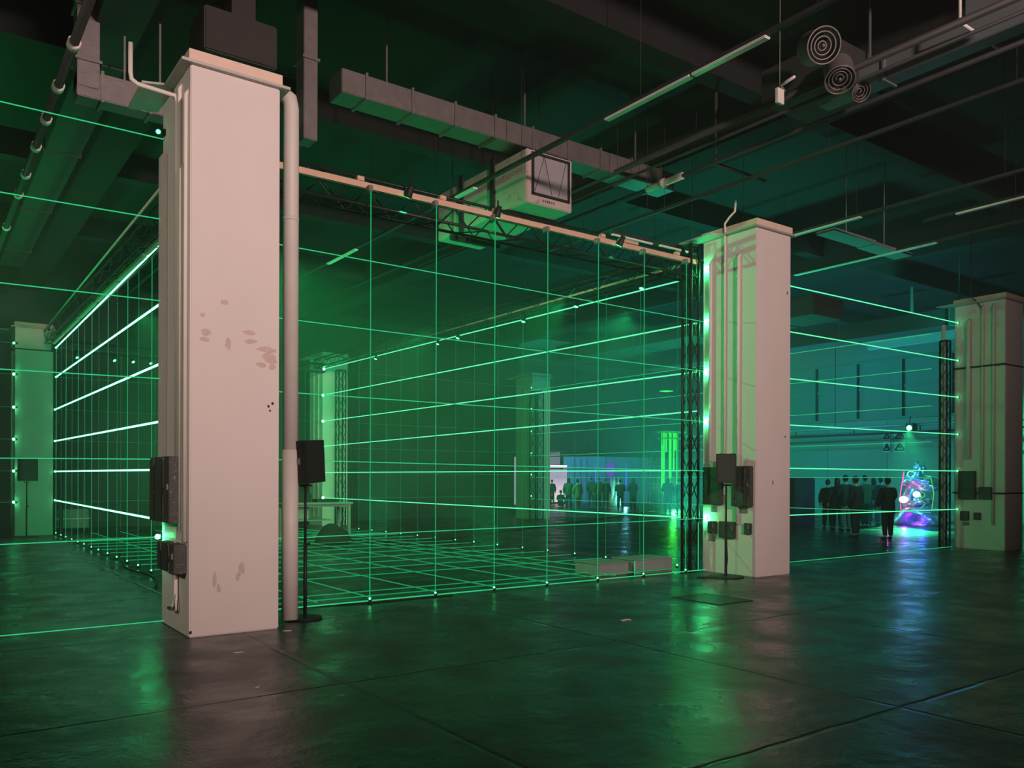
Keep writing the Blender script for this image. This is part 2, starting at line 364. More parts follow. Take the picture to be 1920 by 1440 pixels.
# ------------------------------------------------------------------ laser beams and modules
FYP, XRP, XLP, YBP = 9.99, 11.56, 3.33, RB - .02
def beam(a, b, r, m, label, group, n=6):
    return tag(MB().tube([a, b], r, n).build('laser_beam', m), label, 'laser beam', group)
def module(c, d, label, group, m=dot_small, s=.045, r=.016):
    """small laser box at c; d = direction the beam leaves"""
    c = Vector(c); d = Vector(d).normalized()
    t = thing('laser_module', c, label, 'laser', group)
    b = c - d * s * 1.0
    MB().box(b - Vector((s, s, s)) * .8, b + Vector((s, s, s)) * .8, .006).build('housing', blackm, t)
    MB().ball(c + d * r * .6, r, 10).build('lens', m, t)
    return t
ROWY = {
 'fl': ((0, (190, 360, 530, 692, 859, 1021)), (302, (260, 411, 564, 710, 861, 1007))),
 'fm': ((560, (322, 465, 601, 737, 863, 1008)), (1318, (503, 603, 696, 790, 883, 972))),
 'fr': ((1481, (536, 622, 710, 797, 878, 966)), (1789, (604, 675, 744, 814, 883, 955)))}
def ext(a, b, x0, x1):
    d = b - a
    return a + d * ((x0 - a.x) / d.x), a + d * ((x1 - a.x) / d.x)
for key, x0, x1, where in (('fl', -6.9, PX - .02, 'left of the nearest pillar'), ('fm', PX + PW + .05, X2 - .02, 'between the two big pillars'), ('fr', X2 + PW + .02, X3 - .03, 'right of the middle pillar')):
    (pa, ya), (pb, yb) = ROWY[key]
    for i in range(6):
        if key == 'fm' and i == 0: continue
        a, b = ext(onY(pa, ya[i], FYP), onY(pb, yb[i], FYP), x0, x1)
        beam(a, b, .0065 if key != 'fr' else .011, beam_front if key != 'fr' else beam_mid, '%s level green beam from the top, stretched %s' % (ORD[i], where), 'front beams ' + where)
        if key == 'fm': module(b, (-1, 0, 0), 'bright green laser dot on the middle pillar side, %s from the top' % ORD[i], 'lasers on the middle pillar', dot_hot, .035, .03)
        if key == 'fr': module(b, (-1, 0, 0), 'green laser dot on the right edge pillar, %s from the top' % ORD[i], 'lasers on the right edge pillar', dot_small, .03, .022)
module((X2 - .02, FYP, onY(1318, 503, FYP).z), (-1, 0, 0), 'topmost bright green laser dot on the middle pillar side', 'lasers on the middle pillar', dot_hot, .035, .032)
module((PX - .03, FYP + .1, onX(303, 1006, PX).z), (-1, 0, .0), 'bright green laser dot between the two black boxes of the nearest pillar', None, dot_hot, .035, .028)
module((PX - .06, FYP, onX(300, 263, PX).z), (-1, 0, 0), 'small green lit laser box high on the nearest pillar', None, dot_small, .045, .025)
# lowest beams just over the floor
a, b = ext(onY(0, 1220, FYP), onY(302, 1174, FYP), -6.9, PX); a.z = b.z = .03
beam(a, b, .006, beam_front, 'green beam skimming the floor left of the nearest pillar', 'floor edge beams')
beam((PX + PW, FYP, .04), (X2 - .02, FYP, .04), .009, beam_front, 'bright green line along the floor between the two big pillars', 'floor edge beams')
beam(onY(1481, 1054, FYP), onY(1785, 1025, FYP), .007, beam_front, 'green beam skimming the floor right of the middle pillar', 'floor edge beams')
beam((XRP - .1, FYP + .05, .02), (XRP - .1, FYP + .05, .9), .008, beam_front, 'short bright vertical beam low on the middle pillar left edge', None)
# left plane (bright, seen almost end on)
LP = (((303, 455), (105, 652)), ((303, 568), (105, 707)), ((303, 681), (103, 768)), ((303, 790), (103, 827)), ((285, 881), (103, 884)), ((285, 972), (103, 938)))
for i, (q, p) in enumerate(LP):
    a = onX(*q, XLP); b = onX(*p, XLP); d = b - a; a2 = a + d * ((FYP - a.y) / d.y); 
    beam(a2, b, .019, beam_hot, '%s from the top of the thick bright beams left of the nearest pillar' % ORD[i], 'thick beams of the left side')
    module(b, (0, -1, 0), '%s from the top of laser boxes at the far left truss' % ORD[i], 'lasers of the left far corner', dot_small, .05, .03)
# right plane
RP = (((1310, 518), (607, 692)), ((1315, 604), (605, 741)), ((1315, 696), (605, 790)), ((1315, 770), (605, 837)), ((1315, 882), (605, 886)), ((1315, 972), (605, 933)))
for i, (q, p) in enumerate(RP):
    a = onX(*q, XRP); b = onX(*p, XRP); d = b - a; a = a + d * ((10.12 - a.y) / d.y)
    beam(a, b, .013, beam_mid, '%s from the top of the green beams running back from the middle pillar' % ORD[i], 'beams of the right side')
    module(b, (0, -1, 0), '%s from the top of the bright laser dots at the far pillar by the table' % ORD[i], 'lasers of the right far corner', dot_far, .05, .045)
# vertical beams
def vert(p, z1, r, m, label, grp, mod):
    beam((p[0], p[1], .06), (p[0], p[1], z1), r, m, label, grp)
    module((p[0], p[1], .06), (0, 0, 1), mod, grp.replace('vertical beams', 'floor lasers'), dot_small, .028, .015)
FV = [(694, 1134), (817, 1123), (927, 1113), (1026, 1103), (1121, 1094), (1207, 1084), (1286, 1076)]
for i, (px, py) in enumerate(FV):
    p = onY(px, 900, FYP)
    vert(p, 5.52, .0065, beam_vert, '%s vertical green beam to the right of the downpipe, in the front row' % ORD[i], 'vertical beams of the front side', '%s floor laser from the downpipe, in the front row' % ORD[i])
RV = [673, 697.5, 724, 751.5, 783, 816.5, 854, 889, 933, 980, 1027, 1078, 1136, 1200, 1270]
for i, px in enumerate(RV):
    p = onX(px, 900, XRP)
    vert(p, 5.5, .0055, beam_dim, '%s thin vertical beam from the far table, on the right side' % ORD[i], 'vertical beams of the right side', '%s floor laser from the far table, on the right side' % ORD[i])
LV = [(284, 1085), (259.4, 1074), (238.8, 1065), (219.3, 1056.5), (202, 1047), (184.9, 1040.6), (171.7, 1034), (157.8, 1027.4), (146.4, 1022.8), (134.9, 1017.6), (123.5, 1012.8), (114.4, 1008), (105, 1004)]
for i, (px, py) in enumerate(LV):
    p = onX(px, 900, XLP)
    vert(p, 5.5, .006, beam_dim if i % 2 else beam_vert, '%s vertical beam going back from the nearest pillar, on the left side' % ORD[i], 'vertical beams of the left side', '%s floor laser going back from the nearest pillar' % ORD[i])
ZR = (5.5, 4.617, 3.678, 2.766, 1.863, .974)
for i in range(8):
    X = XLP + (i + .8) * .98
    beam((X, YBP, .06), (X, YBP, 5.5), .005, beam_dim, '%s faint vertical beam from the left in the far end grid' % ORD[i], 'vertical beams of the far end')
for i, z in enumerate(ZR):
    beam((XLP, YBP, z), (X2 - .05, YBP, z), .005, beam_dim, '%s faint level beam from the top across the far end' % ORD[i], 'level beams of the far end')
    beam((X2 + PW + .02, YBP, z), (X3 - .05, YBP, z), .007, beam_dim, '%s faint level beam from the top between the two far pillars' % ORD[i], 'level beams between the far pillars')
    module((X3 - .05, YBP, z), (-1, 0, 0), '%s from top of the tiny dots on the truss left of the white screen' % ORD[i], 'lasers of the far middle truss', dot_small, .03, .028)
    beam((X3 - .12, 10.6, z - .12), (X3 - .12, RB, z - .12), .009, beam_front, '%s from the top of the beams running back from the right edge pillar' % ORD[i], 'beams of the second bay')
    beam((-6.9, YBP - .1, z), (PX - .02, YBP - .1, z), .006, beam_dim, '%s faint level beam from the top left of the far left pillar' % ORD[i], 'level beams left of the far left pillar')
    module((PX - .02, YBP - .1, z), (-1, 0, 0), '%s from the top of the green dots on the far left pillar' % ORD[i], 'lasers on the far left pillar', dot_far if i else dot_small, .04, .035)
# floor grid
for i, (px, py) in enumerate(FV[:-1] + [(590, 0), (1160, 0)]):
    p = onY(px, 900, FYP)
    beam((p.x + .12, FYP + .2, .05), (p.x + .12, YBP - .2, .05), .009, beam_floor, ('%s lengthwise floor beam inside the light cage, counted from the left' % ORD[i + 1] if i < 6 else ('leftmost lengthwise floor beam inside the light cage', 'lengthwise floor beam next to the pale crates')[i - 6]), 'lengthwise floor beams')
for i, px in enumerate(RV[:-2]):
    p = onX(px, 900, XRP)
    beam((XLP + .1, p.y, .05), (XRP - .1, p.y, .05), .009, beam_floor, '%s crosswise floor beam inside the light cage, counted from the far end' % ORD[i], 'crosswise floor beams')
for i, yv in enumerate((10.35, 10.8)):
    beam((XLP + .1, yv, .05), (XRP - (.4 if i == 0 else 1.9), yv, .05), .008, beam_floor, ('crosswise floor beam right behind the front line', 'crosswise floor beam stopping at the pale floor crates')[i], 'crosswise floor beams')

# ------------------------------------------------------------------ trusses
def truss(a, b, w, label, group=None, r=.024, rb=.010, m=None, step=None, h=None):
    a = Vector(a); b = Vector(b); d = (b - a); L_ = d.length; d.normalize(); h = h or w
    up = Vector((0, 0, 1)) if abs(d.z) < .9 else Vector((0, 1, 0))
    sd = d.cross(up).normalized(); up = sd.cross(d).normalized(); m = m or trussm
    t = thing('truss', a, label, 'truss', group)
    C = [sd * w / 2 + up * h / 2, -sd * w / 2 + up * h / 2, -sd * w / 2 - up * h / 2, sd * w / 2 - up * h / 2]
    for c in C: MB().tube([a + c, b + c], r, 8).build('chord', m, t)
    n = max(2, int(L_ / (step or w * 1.0))); br = MB()
    for f in range(4):
        c0, c1 = C[f], C[(f + 1) % 4]
        for k in range(n):
            p0 = a + d * (L_ * k / n); p1_ = a + d * (L_ * (k + 1) / n)
            br.tube([p0 + (c0 if k % 2 else c1), p1_ + (c1 if k % 2 else c0)], rb, 5, False)
    br.build('bracing', m, t)
    e = MB()
    for q in (a, b):
        for f in range(4): e.tube([q + C[f], q + C[(f + 1) % 4]], r * .8, 6, False)
    e.build('end_frame', m, t)
    return t
truss((PX + PW + .1, 10.35, 5.55), (X2 - .1, 10.35, 5.55), .36, 'long black truss behind the beige bar between the two big pillars', step=.34)
truss((XRP + .0, 10.7, 5.72), (XRP + .0, RB + .2, 5.72), .30, 'black truss running back over the right side beams', step=.5)
truss((XLP - .1, 10.6, 5.75), (XLP - .1, RB + .1, 5.75), .34, 'dark truss sloping down behind the nearest pillar, over the thick beams', step=.5)
truss((XLP - .1, RB - .05, 5.55), (X2, RB - .05, 5.55), .28, 'faint truss across the far end of the light cage', step=.5)
truss((X2 - .25, 10.16, 0), (X2 - .25, 10.16, 5.9), .2, 'black upright truss just left of the middle pillar', step=.42, r=.026)
truss((PX + 1.1, RB + .45, 0), (PX + 1.1, RB + .45, 5.4), .26, 'green tinted upright truss by the far left pillar', step=.4)
truss((X2 + .55, RB - .3, 0), (X2 + .55, RB - .3, 5.5), .26, 'upright truss before the far pillar by the table, left of the pair', step=.4)
truss((X2 + 1.1, RB - .1, 0), (X2 + 1.1, RB - .1, 5.5), .22, 'upright truss before the far pillar by the table, right of the pair', step=.4)
truss((X3 - .05, RB - .35, 0), (X3 - .05, RB - .35, 5.3), .40, 'dark upright truss before the far pillar left of the white screen', step=.45)
ta = fl(1771, 1028); truss((ta.x, ta.y, 0), (ta.x, ta.y, 5.1), .17, 'slender black upright truss left of the right edge pillar', step=.32, r=.022, rb=.008)
tb = fl(1787, 1026); truss((tb.x, tb.y + .25, 0), (tb.x, tb.y + .25, 5.15), .1, 'thin black ladder truss touching the right edge pillar', step=.3, r=.016, rb=.007)
ta, tb = onY(1000, 852, 41.0), onY(1222, 848, 32.0)
t_ = truss(ta, tb, .30, 'distant level truss above the bright screens', step=.5)
for f_ in (.1, .5, .9):
    w_ = ta.lerp(tb, f_); MB().tube([w_, (w_.x, w_.y, ZC)], .012, 5).build('hanger_rod', trussm, t_)
for k, (px) in enumerate((1222, 1232)):
    q = onY(px, 900, 31.0 + k); truss((q.x, q.y, 0), (q.x, q.y, 4.3), .26, ('far upright truss left of the green light column', 'far upright truss touching the green light column')[k], step=.45)
# beige bar with blocks
bar = thing('beige_bar', (PX + PW + .1, FYP + .1, 5.6), 'long beige bar hung between the two big pillars with laser boxes on it', 'bar')
q0, q1 = onY(557, 328, FYP + .1), onY(1308, 492, FYP + .1)
MB().box((PX + PW + .05, FYP + .07, 5.56), (q1.x, FYP + .13, 5.64)).build('rail', beige, bar)
for px in (674, 828, 928, 1160 - 32, 1200 - 25, 1268): 
    q = onY(px, 450, FYP + .1); MB().box((q.x - .05, FYP + .05, 5.64), (q.x + .05, FYP + .12, 5.70), .006).build('clamp_block', beige, bar)
MB().box((onY(1165, 450, FYP).x, FYP + .03, 5.64), (onY(1200, 450, FYP).x, FYP + .1, 5.69), .006).build('splice', beige, bar)
for i, (px, py) in enumerate(FV):
    q = onY(px, 450, FYP); MB().box((q.x - .03, FYP - .03, 5.5), (q.x + .03, FYP + .08, 5.58), .006).build('beam_stop', greyplast, bar)
# tubes over the right and left beams
o = tag(MB().tube([(XRP - .02, 10.6, 5.66), (XRP - .02, RB, 5.60)], .035, 8).build('pale_tube', mat('pale_tube', (.45, .42, .32), .5)), 'pale tube along the top of the right side beams', 'tube')
lt = thing('pale_tube', (XLP - .2, 10.6, 5.5), 'segmented pale tube along the top of the thick left beams', 'tube')
for k in range(7):
    y0 = 10.7 + k * 2.35; MB().box((XLP - .14, y0, 5.52), (XLP - .06, y0 + 2.15, 5.60), .01).build('segment', MATS['pale_tube'], lt)
tag(MB().tube([(XLP - .35, 10.6, 6.05), (XLP - .3, RB, 5.95)], .022, 6).build('cable', plaster_pipe), 'thin straight cable above the dark truss behind the nearest pillar', 'cable')
# green spotlights on the trusses
def spot(p, tgt, power, label, rad=.05, group='small green spotlights on the trusses'):
    t = thing('spotlight', p, label, 'spotlight', group); p = Vector(p); d = (Vector(tgt) - p).normalized()
    MB().tube([p - d * .16, p - d * .02, p], .05, 12, radii=[.035, .055, .06]).build('housing', blackm, t)
    MB().tube([p + d * .001, p + d * .006], .046, 12).build('lens', dot_small, t)
    MB().tube([p - d * .08 + Vector((0, 0, .02)), p - d * .08 + Vector((0, 0, .16))], .012, 6).build('bracket', blackm, t)
    if power:
        l = lamp('spot_lamp', 'SPOT', p + d * .02, power, (.02, 1, .3), .03, tgt, 34, .8)
        l.parent = t; l.location = d * .02
    return t
for px, py, pw, tx, lab in ((765, 370, 60, (5.5, 13, 2), 'green spotlight on the beige bar nearest the downpipe'), (931, 406, 60, (7, 12, 2), 'green spotlight on the beige bar left of the ceiling unit'), (1161, 464, 60, (9, 12.5, 2), 'green spotlight on the beige bar nearest the middle pillar')):
    p = onY(px, py, FYP); spot((p.x, p.y, 5.55), tx, pw, lab)
for px, py, lab in ((1203, 541, 'green spotlight on the right truss nearest the middle pillar'), (1080, 575, 'green spotlight on the right truss, second from the middle pillar'), (981, 603, 'green spotlight on the right truss, third from the middle pillar'), (858, 634, 'green spotlight on the right truss, fourth from the middle pillar'), (820, 645, 'green spotlight on the right truss, fifth from the middle pillar'), (704, 673, 'green spotlight on the right truss nearest the far table')):
    p = onX(px, py, XRP - .05); spot(p, p + Vector((-2, 0, -5)), 0, lab)
for px, py, lab in ((145, 645, 'green spotlight nearest the far left truss'), (215, 660, 'green spotlight with a visible cone, second from the far left truss'), (250, 661, 'tiny green spotlight in the far row, third from the far left truss'), (283, 665, 'green spotlight in the far row nearest the nearest pillar')):
    p = onY(px, py, RB - .05); p.z = min(p.z, 5.24); spot(p, p + Vector((1.6, -3, -4)), 60, lab)

# ------------------------------------------------------------------ ceiling installations
def rectduct(a, b, w, h, label, joints=8, m=duct, group=None):
    a = Vector(a); b = Vector(b); t = thing('air_duct', a, label, 'air duct', group); d = (b - a); L_ = d.length; d.normalize()
    if abs(d.x) > .5: lo = (a.x, a.y - w / 2, a.z - h / 2); hi = (b.x, b.y + w / 2, b.z + h / 2)
    elif abs(d.y) > .5: lo = (a.x - w / 2, a.y, a.z - h / 2); hi = (b.x + w / 2, b.y, b.z + h / 2)
    else: lo = (a.x - w / 2, a.y - h / 2, a.z); hi = (b.x + w / 2, b.y + h / 2, b.z)
    MB().box(lo, hi, .01).build('duct_body', m, t)
    if abs(d.z) < .5:
        for f_ in (.12, .5, .88):
            c = a + d * (L_ * f_)
            MB().box((c.x - .012, c.y - .012, c.z + h / 2 - .01), (c.x + .012, c.y + .012, ZC - .0)).build('hanger_rod', m, t)
    for k in range(joints):
        c = a + d * (L_ * (k + .5) / joints); e = .018
        if abs(d.x) > .5: MB().box((c.x - e, c.y - w / 2 - .025, c.z - h / 2 - .025), (c.x + e, c.y + w / 2 + .025, c.z + h / 2 + .025)).build('flange', m, t)
        elif abs(d.y) > .5: MB().box((c.x - w / 2 - .025, c.y - e, c.z - h / 2 - .025), (c.x + w / 2 + .025, c.y + e, c.z + h / 2 + .025)).build('flange', m, t)
        else: MB().box((c.x - w / 2 - .025, c.y - h / 2 - .025, c.z - e), (c.x + w / 2 + .025, c.y + h / 2 + .025, c.z + e)).build('flange', m, t)
    return t
# left duct: drop and run
YD = 11.6
pA, pB = onY(141, 155, YD), onY(183, 130, YD)
zt = onY(160, 150, YD).z
t = rectduct((( pA.x + pB.x) / 2, YD, zt - .15), ((pA.x + pB.x) / 2, YD, ZC), pB.x - pA.x, .32, 'galvanised duct dropping from the ceiling left of the nearest pillar', 3)
rectduct((pA.x, YD, zt - .10), (onY(320, 190, YD).x, YD, zt - .10), .3, .34, 'short galvanised duct running behind the nearest pillar cap', 2)
q = onY(575, 220, 11.0); rectduct((q.x, 11.0, onY(575, 268, 11).z), (q.x, 11.0, ZC), .2, .3, 'duct end hanging just right of the downpipe', 1)
# long duct
a = onZ(640, 150, 7.35); b = onZ(1262, 318, 7.35)
rectduct((a.x, a.y + .2, 7.35), (b.x + .5, a.y + .2, 7.35), .45, .34, 'long ribbed duct crossing the ceiling above the light cage', 9)
# ceiling unit
ux, uy = onZ(987, 378, 6.2).x, onZ(987, 378, 6.2).y
unit = thing('ceiling_unit', (ux, uy, 6.2), 'beige box shaped ventilation unit hanging from the ceiling', 'ventilation unit')
MB().box((ux, uy, 6.2), (ux + .97, uy + 2.8, 7.08), .015).build('casing', unitm, unit)
fr = MB().box((ux + .10, uy - .03, 6.36), (ux + .14, uy, 7.02)).box((ux + .86, uy - .03, 6.36), (ux + .90, uy, 7.02)).box((ux + .10, uy - .03, 6.34), (ux + .90, uy, 6.38)).box((ux + .10, uy - .03, 7.0), (ux + .90, uy, 7.04))
fr.build('filter_frame', blackm, unit)
MB().box((ux + .14, uy - .012, 6.38), (ux + .86, uy + .001, 7.0)).build('filter', meshm, unit, 'grey mesh filter panel')
wr = MB()
for (xa, xb) in ((.35, .16), (.36, .52), (.82, .66)): wr.tube([(ux + xa, uy - .02, 7.0), (ux + xb, uy - .02, 6.4)], .004, 4)
wr.build('wire', blackm, unit)
for k in range(6):
    MB().box((ux + .34 + k * .045, uy - .004, 6.262), (ux + .36 + k * .045, uy, 6.30)).build('vent_slot', darkbox, unit)
for k in (.9, 1.9):
    MB().box((ux - .03, uy + k, 6.1), (ux - .0, uy + k + .12, 7.2)).build('hanger', blackm, unit)
for k in (.5, 2.2): MB().box((ux - .05, uy + k, 6.10), (ux + 1.02, uy + k + .1, 6.20)).build('support_rail', blackm, unit)
for dx in (-.02, .99):
    for dy in (.95, 2.25): MB().tube([(ux + dx, uy + dy, 6.1), (ux + dx, uy + dy, ZC)], .008, 5).build('hanger_rod', blackm, unit)
# rows of fluorescent fittings along y
def light_row(X, Z, y0, y1, tubes, label, group='rows of light fittings under the ceiling', w=.07, tcol=None):
    t = thing('light_track', (X, y0, Z), label, 'light fitting', group)
    MB().box((X - w / 2, y0, Z), (X + w / 2, y1, Z + .05)).build('track', darkpipe, t)
    for (a, b) in tubes:
        MB().box((X - .05, a, Z - .03), (X + .05, b, Z - .0), .01).build('lamp_diffuser', tubem, t)
    k = y0 + .5
    while k < y1:
        MB().tube([(X, k, Z + .05), (X, k, ZC)], .005, 4).build('suspension_wire', darkpipe, t); k += 2.6
    return t
X7 = 7.65; z7 = 6.6
def yat(px, py, X): return onX(px, py, X).y
light_row(X7, z7, 2.0, 26, [(yat(1297, 138, X7), yat(1137, 218, X7)), (yat(1440, 60, X7), yat(1300, 136, X7)), (yat(892, 350, X7), yat(856, 369, X7)), (yat(668, 468, X7), yat(615, 495, X7))], 'black light track with green lit tubes passing the ceiling unit')
X11 = 11.1
light_row(X11, 6.6, 1.5, 14, [], 'plain dark track crossing above the middle pillar', w=.06)
light_row(14.3, 6.6, 3, 24, [(8.6, 10.2)], 'dark track in the upper right, above the middle and right pillars')
light_row(17.1, 6.6, 4, 26, [(8.6, 12.0)], 'dark track with a faint bluish tube above the right bay')
light_row(15.4, 6.55, 3, 8.0, [(5.6, 7.4)], 'short fitting with a bluish tube end at the upper right')
light_row(4.9, 6.9, 12, 27, [(13.5, 15)], 'dim track deep over the light cage')
# two tubes lit green left of the middle pillar cap (crosswise)
for k, (p, q, lab) in enumerate((((1146, 437), (1224, 457), 'pale tube light above the beige bar'), ((1231, 459), (1312, 475), 'bright green lit tube light left of the middle pillar cap'))):
    a = onZ(*p, 5.95); b = onZ(*q, 5.95); a.y = b.y = (a.y + b.y) / 2
    tt = thing('tube_light', a, lab, 'light fitting', 'crosswise tube lights'); MB().box(a - Vector((0, .04, .0)), b + Vector((0, .04, .05))).build('tray', darkpipe, tt)
    for kk in (.15, .85):
        w_ = a.lerp(b, kk); MB().tube([(w_.x, w_.y, w_.z + .05), (w_.x, w_.y, ZC)], .005, 4).build('suspension_wire', darkpipe, tt)
    MB().box(a - Vector((-.03, .03, .03)), b + Vector((-.03, .03, 0)), .008).build('lamp_diffuser', tubem, tt)
# pipes and frames
def pipe(pts, r, label, m=darkpipe, name='ceiling_pipe', grp='pipes under the ceiling'):
    return tag(MB().tube(pts, r, 8).build(name, m), label, 'pipe', grp)
pj = onZ(1342, 305, 6.9); 
pipe([(pj.x, 2, 6.9), (pj.x, pj.y, 6.9), (pj.x, pj.y + 4.5, 6.9)], .035, 'pipe running back over the ceiling before the middle pillar')
pipe([(pj.x, pj.y, 8.4), (pj.x, pj.y, 6.9)], .03, 'upright pipe dropping to a corner above the middle pillar')
pipe([(pj.x, pj.y, 6.88), (pj.x + 1.3, pj.y, 6.88)], .03, 'short crosswise pipe at the corner above the middle pillar')
pipe([(pj.x - .5, 3, 7.0), (pj.x - .5, 18, 7.0)], .025, 'thin pipe just left of the longer ceiling pipe')
pipe([(10.2, 4, 7.2), (10.2, 22, 7.2)], .05, 'thick dark pipe running back above the light cage')
jc = onZ(1240, 345, 6.9)
tag(MB().tube([(pj.x, jc.y - .5, 6.9), (pj.x, jc.y + .35, 6.9)], .06, 10).tube([(pj.x, jc.y - .1, 6.9), (pj.x, jc.y, 6.9)], .085, 10).build('pipe_coupling', plaster_pipe), 'pale coupling on the ceiling pipe left of the middle pillar cap', 'pipe')
# left pipe with collars
pl = onZ(95, 200, 6.3); lp = thing('sprinkler_pipe', (pl.x, pl.y - 3, 6.3), 'dark pipe with pale collars descending at the far left', 'pipe')
MB().tube([(pl.x, pl.y - 5, 6.3), (pl.x, pl.y + 14, 6.3)], .05, 10).build('pipe_run', darkpipe, lp)
for py in (75, 160, 225, 280, 335, 375, 440): 
    xp = 95 - (py - 200) * .345; q = onX(xp, py, pl.x); MB().tube([(pl.x, q.y - .06, 6.3), (pl.x, q.y + .06, 6.3)], .068, 10).build('collar', plaster_pipe, lp)
bx = onZ(215, 150, 7.6); rectduct((bx.x - .3, 3.0, 7.6), (bx.x - .3, 26, 7.6), .55, .4, 'dark overhead duct slanting down at the far left', 6, darkpipe)
bx = onZ(660, 60, 7.4); rectduct((4.6, 2.5, 8.0), (4.6, 8.5, 8.0), .3, .25, 'thin dark duct above the nearest pillar', 3, darkpipe)
bb = onY(460, 100, 10.6); tag(MB().box((onY(370, 100, 10.6).x, 10.3, 6.9), (onY(505, 100, 10.6).x, 11.0, 7.45), .02).box((3.2, 10.4, 7.4), (3.5, 10.7, ZC)).build('dark_ceiling_box', mat('dark_brown', (.03, .027, .025), .8)), 'dark box hanging behind the nearest pillar cap', 'box')
# nozzle ducts at upper right
def nozzle(c, r, d, label, rings=4):
    c = Vector(c); d = Vector(d).normalized(); t = thing('air_nozzle', c, label, 'air nozzle', 'round ceiling air nozzles')
    up = Vector((0, 0, 1)); a = d.cross(up).normalized() if abs(d.z) < .9 else Vector((1, 0, 0)); b = a.cross(d).normalized()
    def ring(rad, tr, off, nm, m):
        pts = [c + d * off + (a * math.cos(x_) + b * math.sin(x_)) * rad for x_ in [2 * math.pi * k / 28 for k in range(29)]]
        MB().tube(pts, tr, 6, False).build(nm, m, t)
    MB().tube([c - d * .35, c], r * 1.0, 28, False).build('collar', duct, t)
    for k in range(rings): ring(r * (1 - k / rings) , r * .055, .0 - .02 * k, 'ring', duct)
    MB().ball(c - d * .02, r * .12, 10).build('hub', duct, t)
n0 = onZ(1545, 85, 7.3); nozzle(n0, .22, (-.45, -.75, -.35), 'upper round nozzle with concentric rings')
n1 = onZ(1575, 150, 7.0); nozzle(n1, .19, (-.5, -.4, -.8), 'round nozzle below the concentric one, green rimmed')
n2 = onZ(1615, 172, 6.9); nozzle(n2, .13, (-.3, -.7, -.5), 'smallest round nozzle, rightmost of the three')
nb = onZ(1565, 165, 7.3); tag(MB().box((nb.x - .5, nb.y - .35, 7.25), (nb.x + .7, nb.y + .9, 7.75), .02).build('plenum_box', darkpipe), 'dark plenum box carrying the round nozzles', 'box')
rectduct((n0.x + 1.35, 1.0, 7.3), (n0.x + 1.35, n0.y + .9, 7.3), .28, .28, 'bluish lit duct running from the top right corner', 3, mat('blue_grey_duct', (.16, .19, .2), .5, .3))
fx = onZ(1800, 42, 7.3); 
pipe([(fx.x, fx.y, 8.5), (fx.x, fx.y, 7.3)], .02, 'upright hanger rod at the top right corner', plaster_pipe)
pipe([(fx.x, fx.y, 7.3), (fx.x + 1.15, fx.y, 7.3)], .022, 'crosswise hanger bar under the top right duct', plaster_pipe)
rectduct((fx.x + 1.0, -1, 7.75), (fx.x + 1.0, fx.y + .25, 7.75), .7, .35, 'wide dark duct in the top right corner', 3, MATS['blue_grey_duct'])
s0 = onZ(1462, 178, 6.9); tag(MB().tube([s0, (s0.x, s0.y, ZC)], .003, 5).box(s0 - Vector((.07, .02, .12)), s0 + Vector((.07, .02, .08))).tube([s0 + Vector((-.1, -.3, .1)), s0 + Vector((0, 0, .12)), s0 + Vector((.25, .1, .16))], .02, 6).build('sensor_box', plaster_pipe), 'small pale sensor box hanging left of the round nozzles', 'sensor')
# blue lit panels
for (p, q, X, lab) in (((1565, 432), (1640, 470), 0, 'left one of two blue lit ceiling panels'), ((1640, 458), (1690, 470), 0, 'right one of two blue lit ceiling panels')):
    a = onZ(*p, 6.6); tag(MB().box(a, a + Vector((1.5, .4, .06))).tube([a + Vector((.8, .25, .05)), (a.x + .8, a.y + .25, ZC)], .01, 5).build('hanging_baffle', wallpale), lab, 'ceiling panel', 'blue lit ceiling panels')
a = onX(1700, 640, 29.0); tag(MB().box((a.x - .2, a.y - 2.0, a.z - .15), (a.x, a.y + 1.4, a.z + .15)).box((a.x - .12, a.y - .3, a.z), (a.x - .06, a.y - .2, ZC)).build('beam_wrap', wallpale), 'blue lit panel under the ceiling beyond the right bay', 'panel')
rectduct((18.5, 12.0, 6.0), (18.5, 22.0, 6.0), 1.3, .5, 'broad teal lit duct beyond the middle pillar', 4, darkpipe)
rectduct((24.5, 10.0, 6.4), (24.5, 24.0, 6.4), .9, .5, 'far duct in the upper right bay', 4, darkpipe)

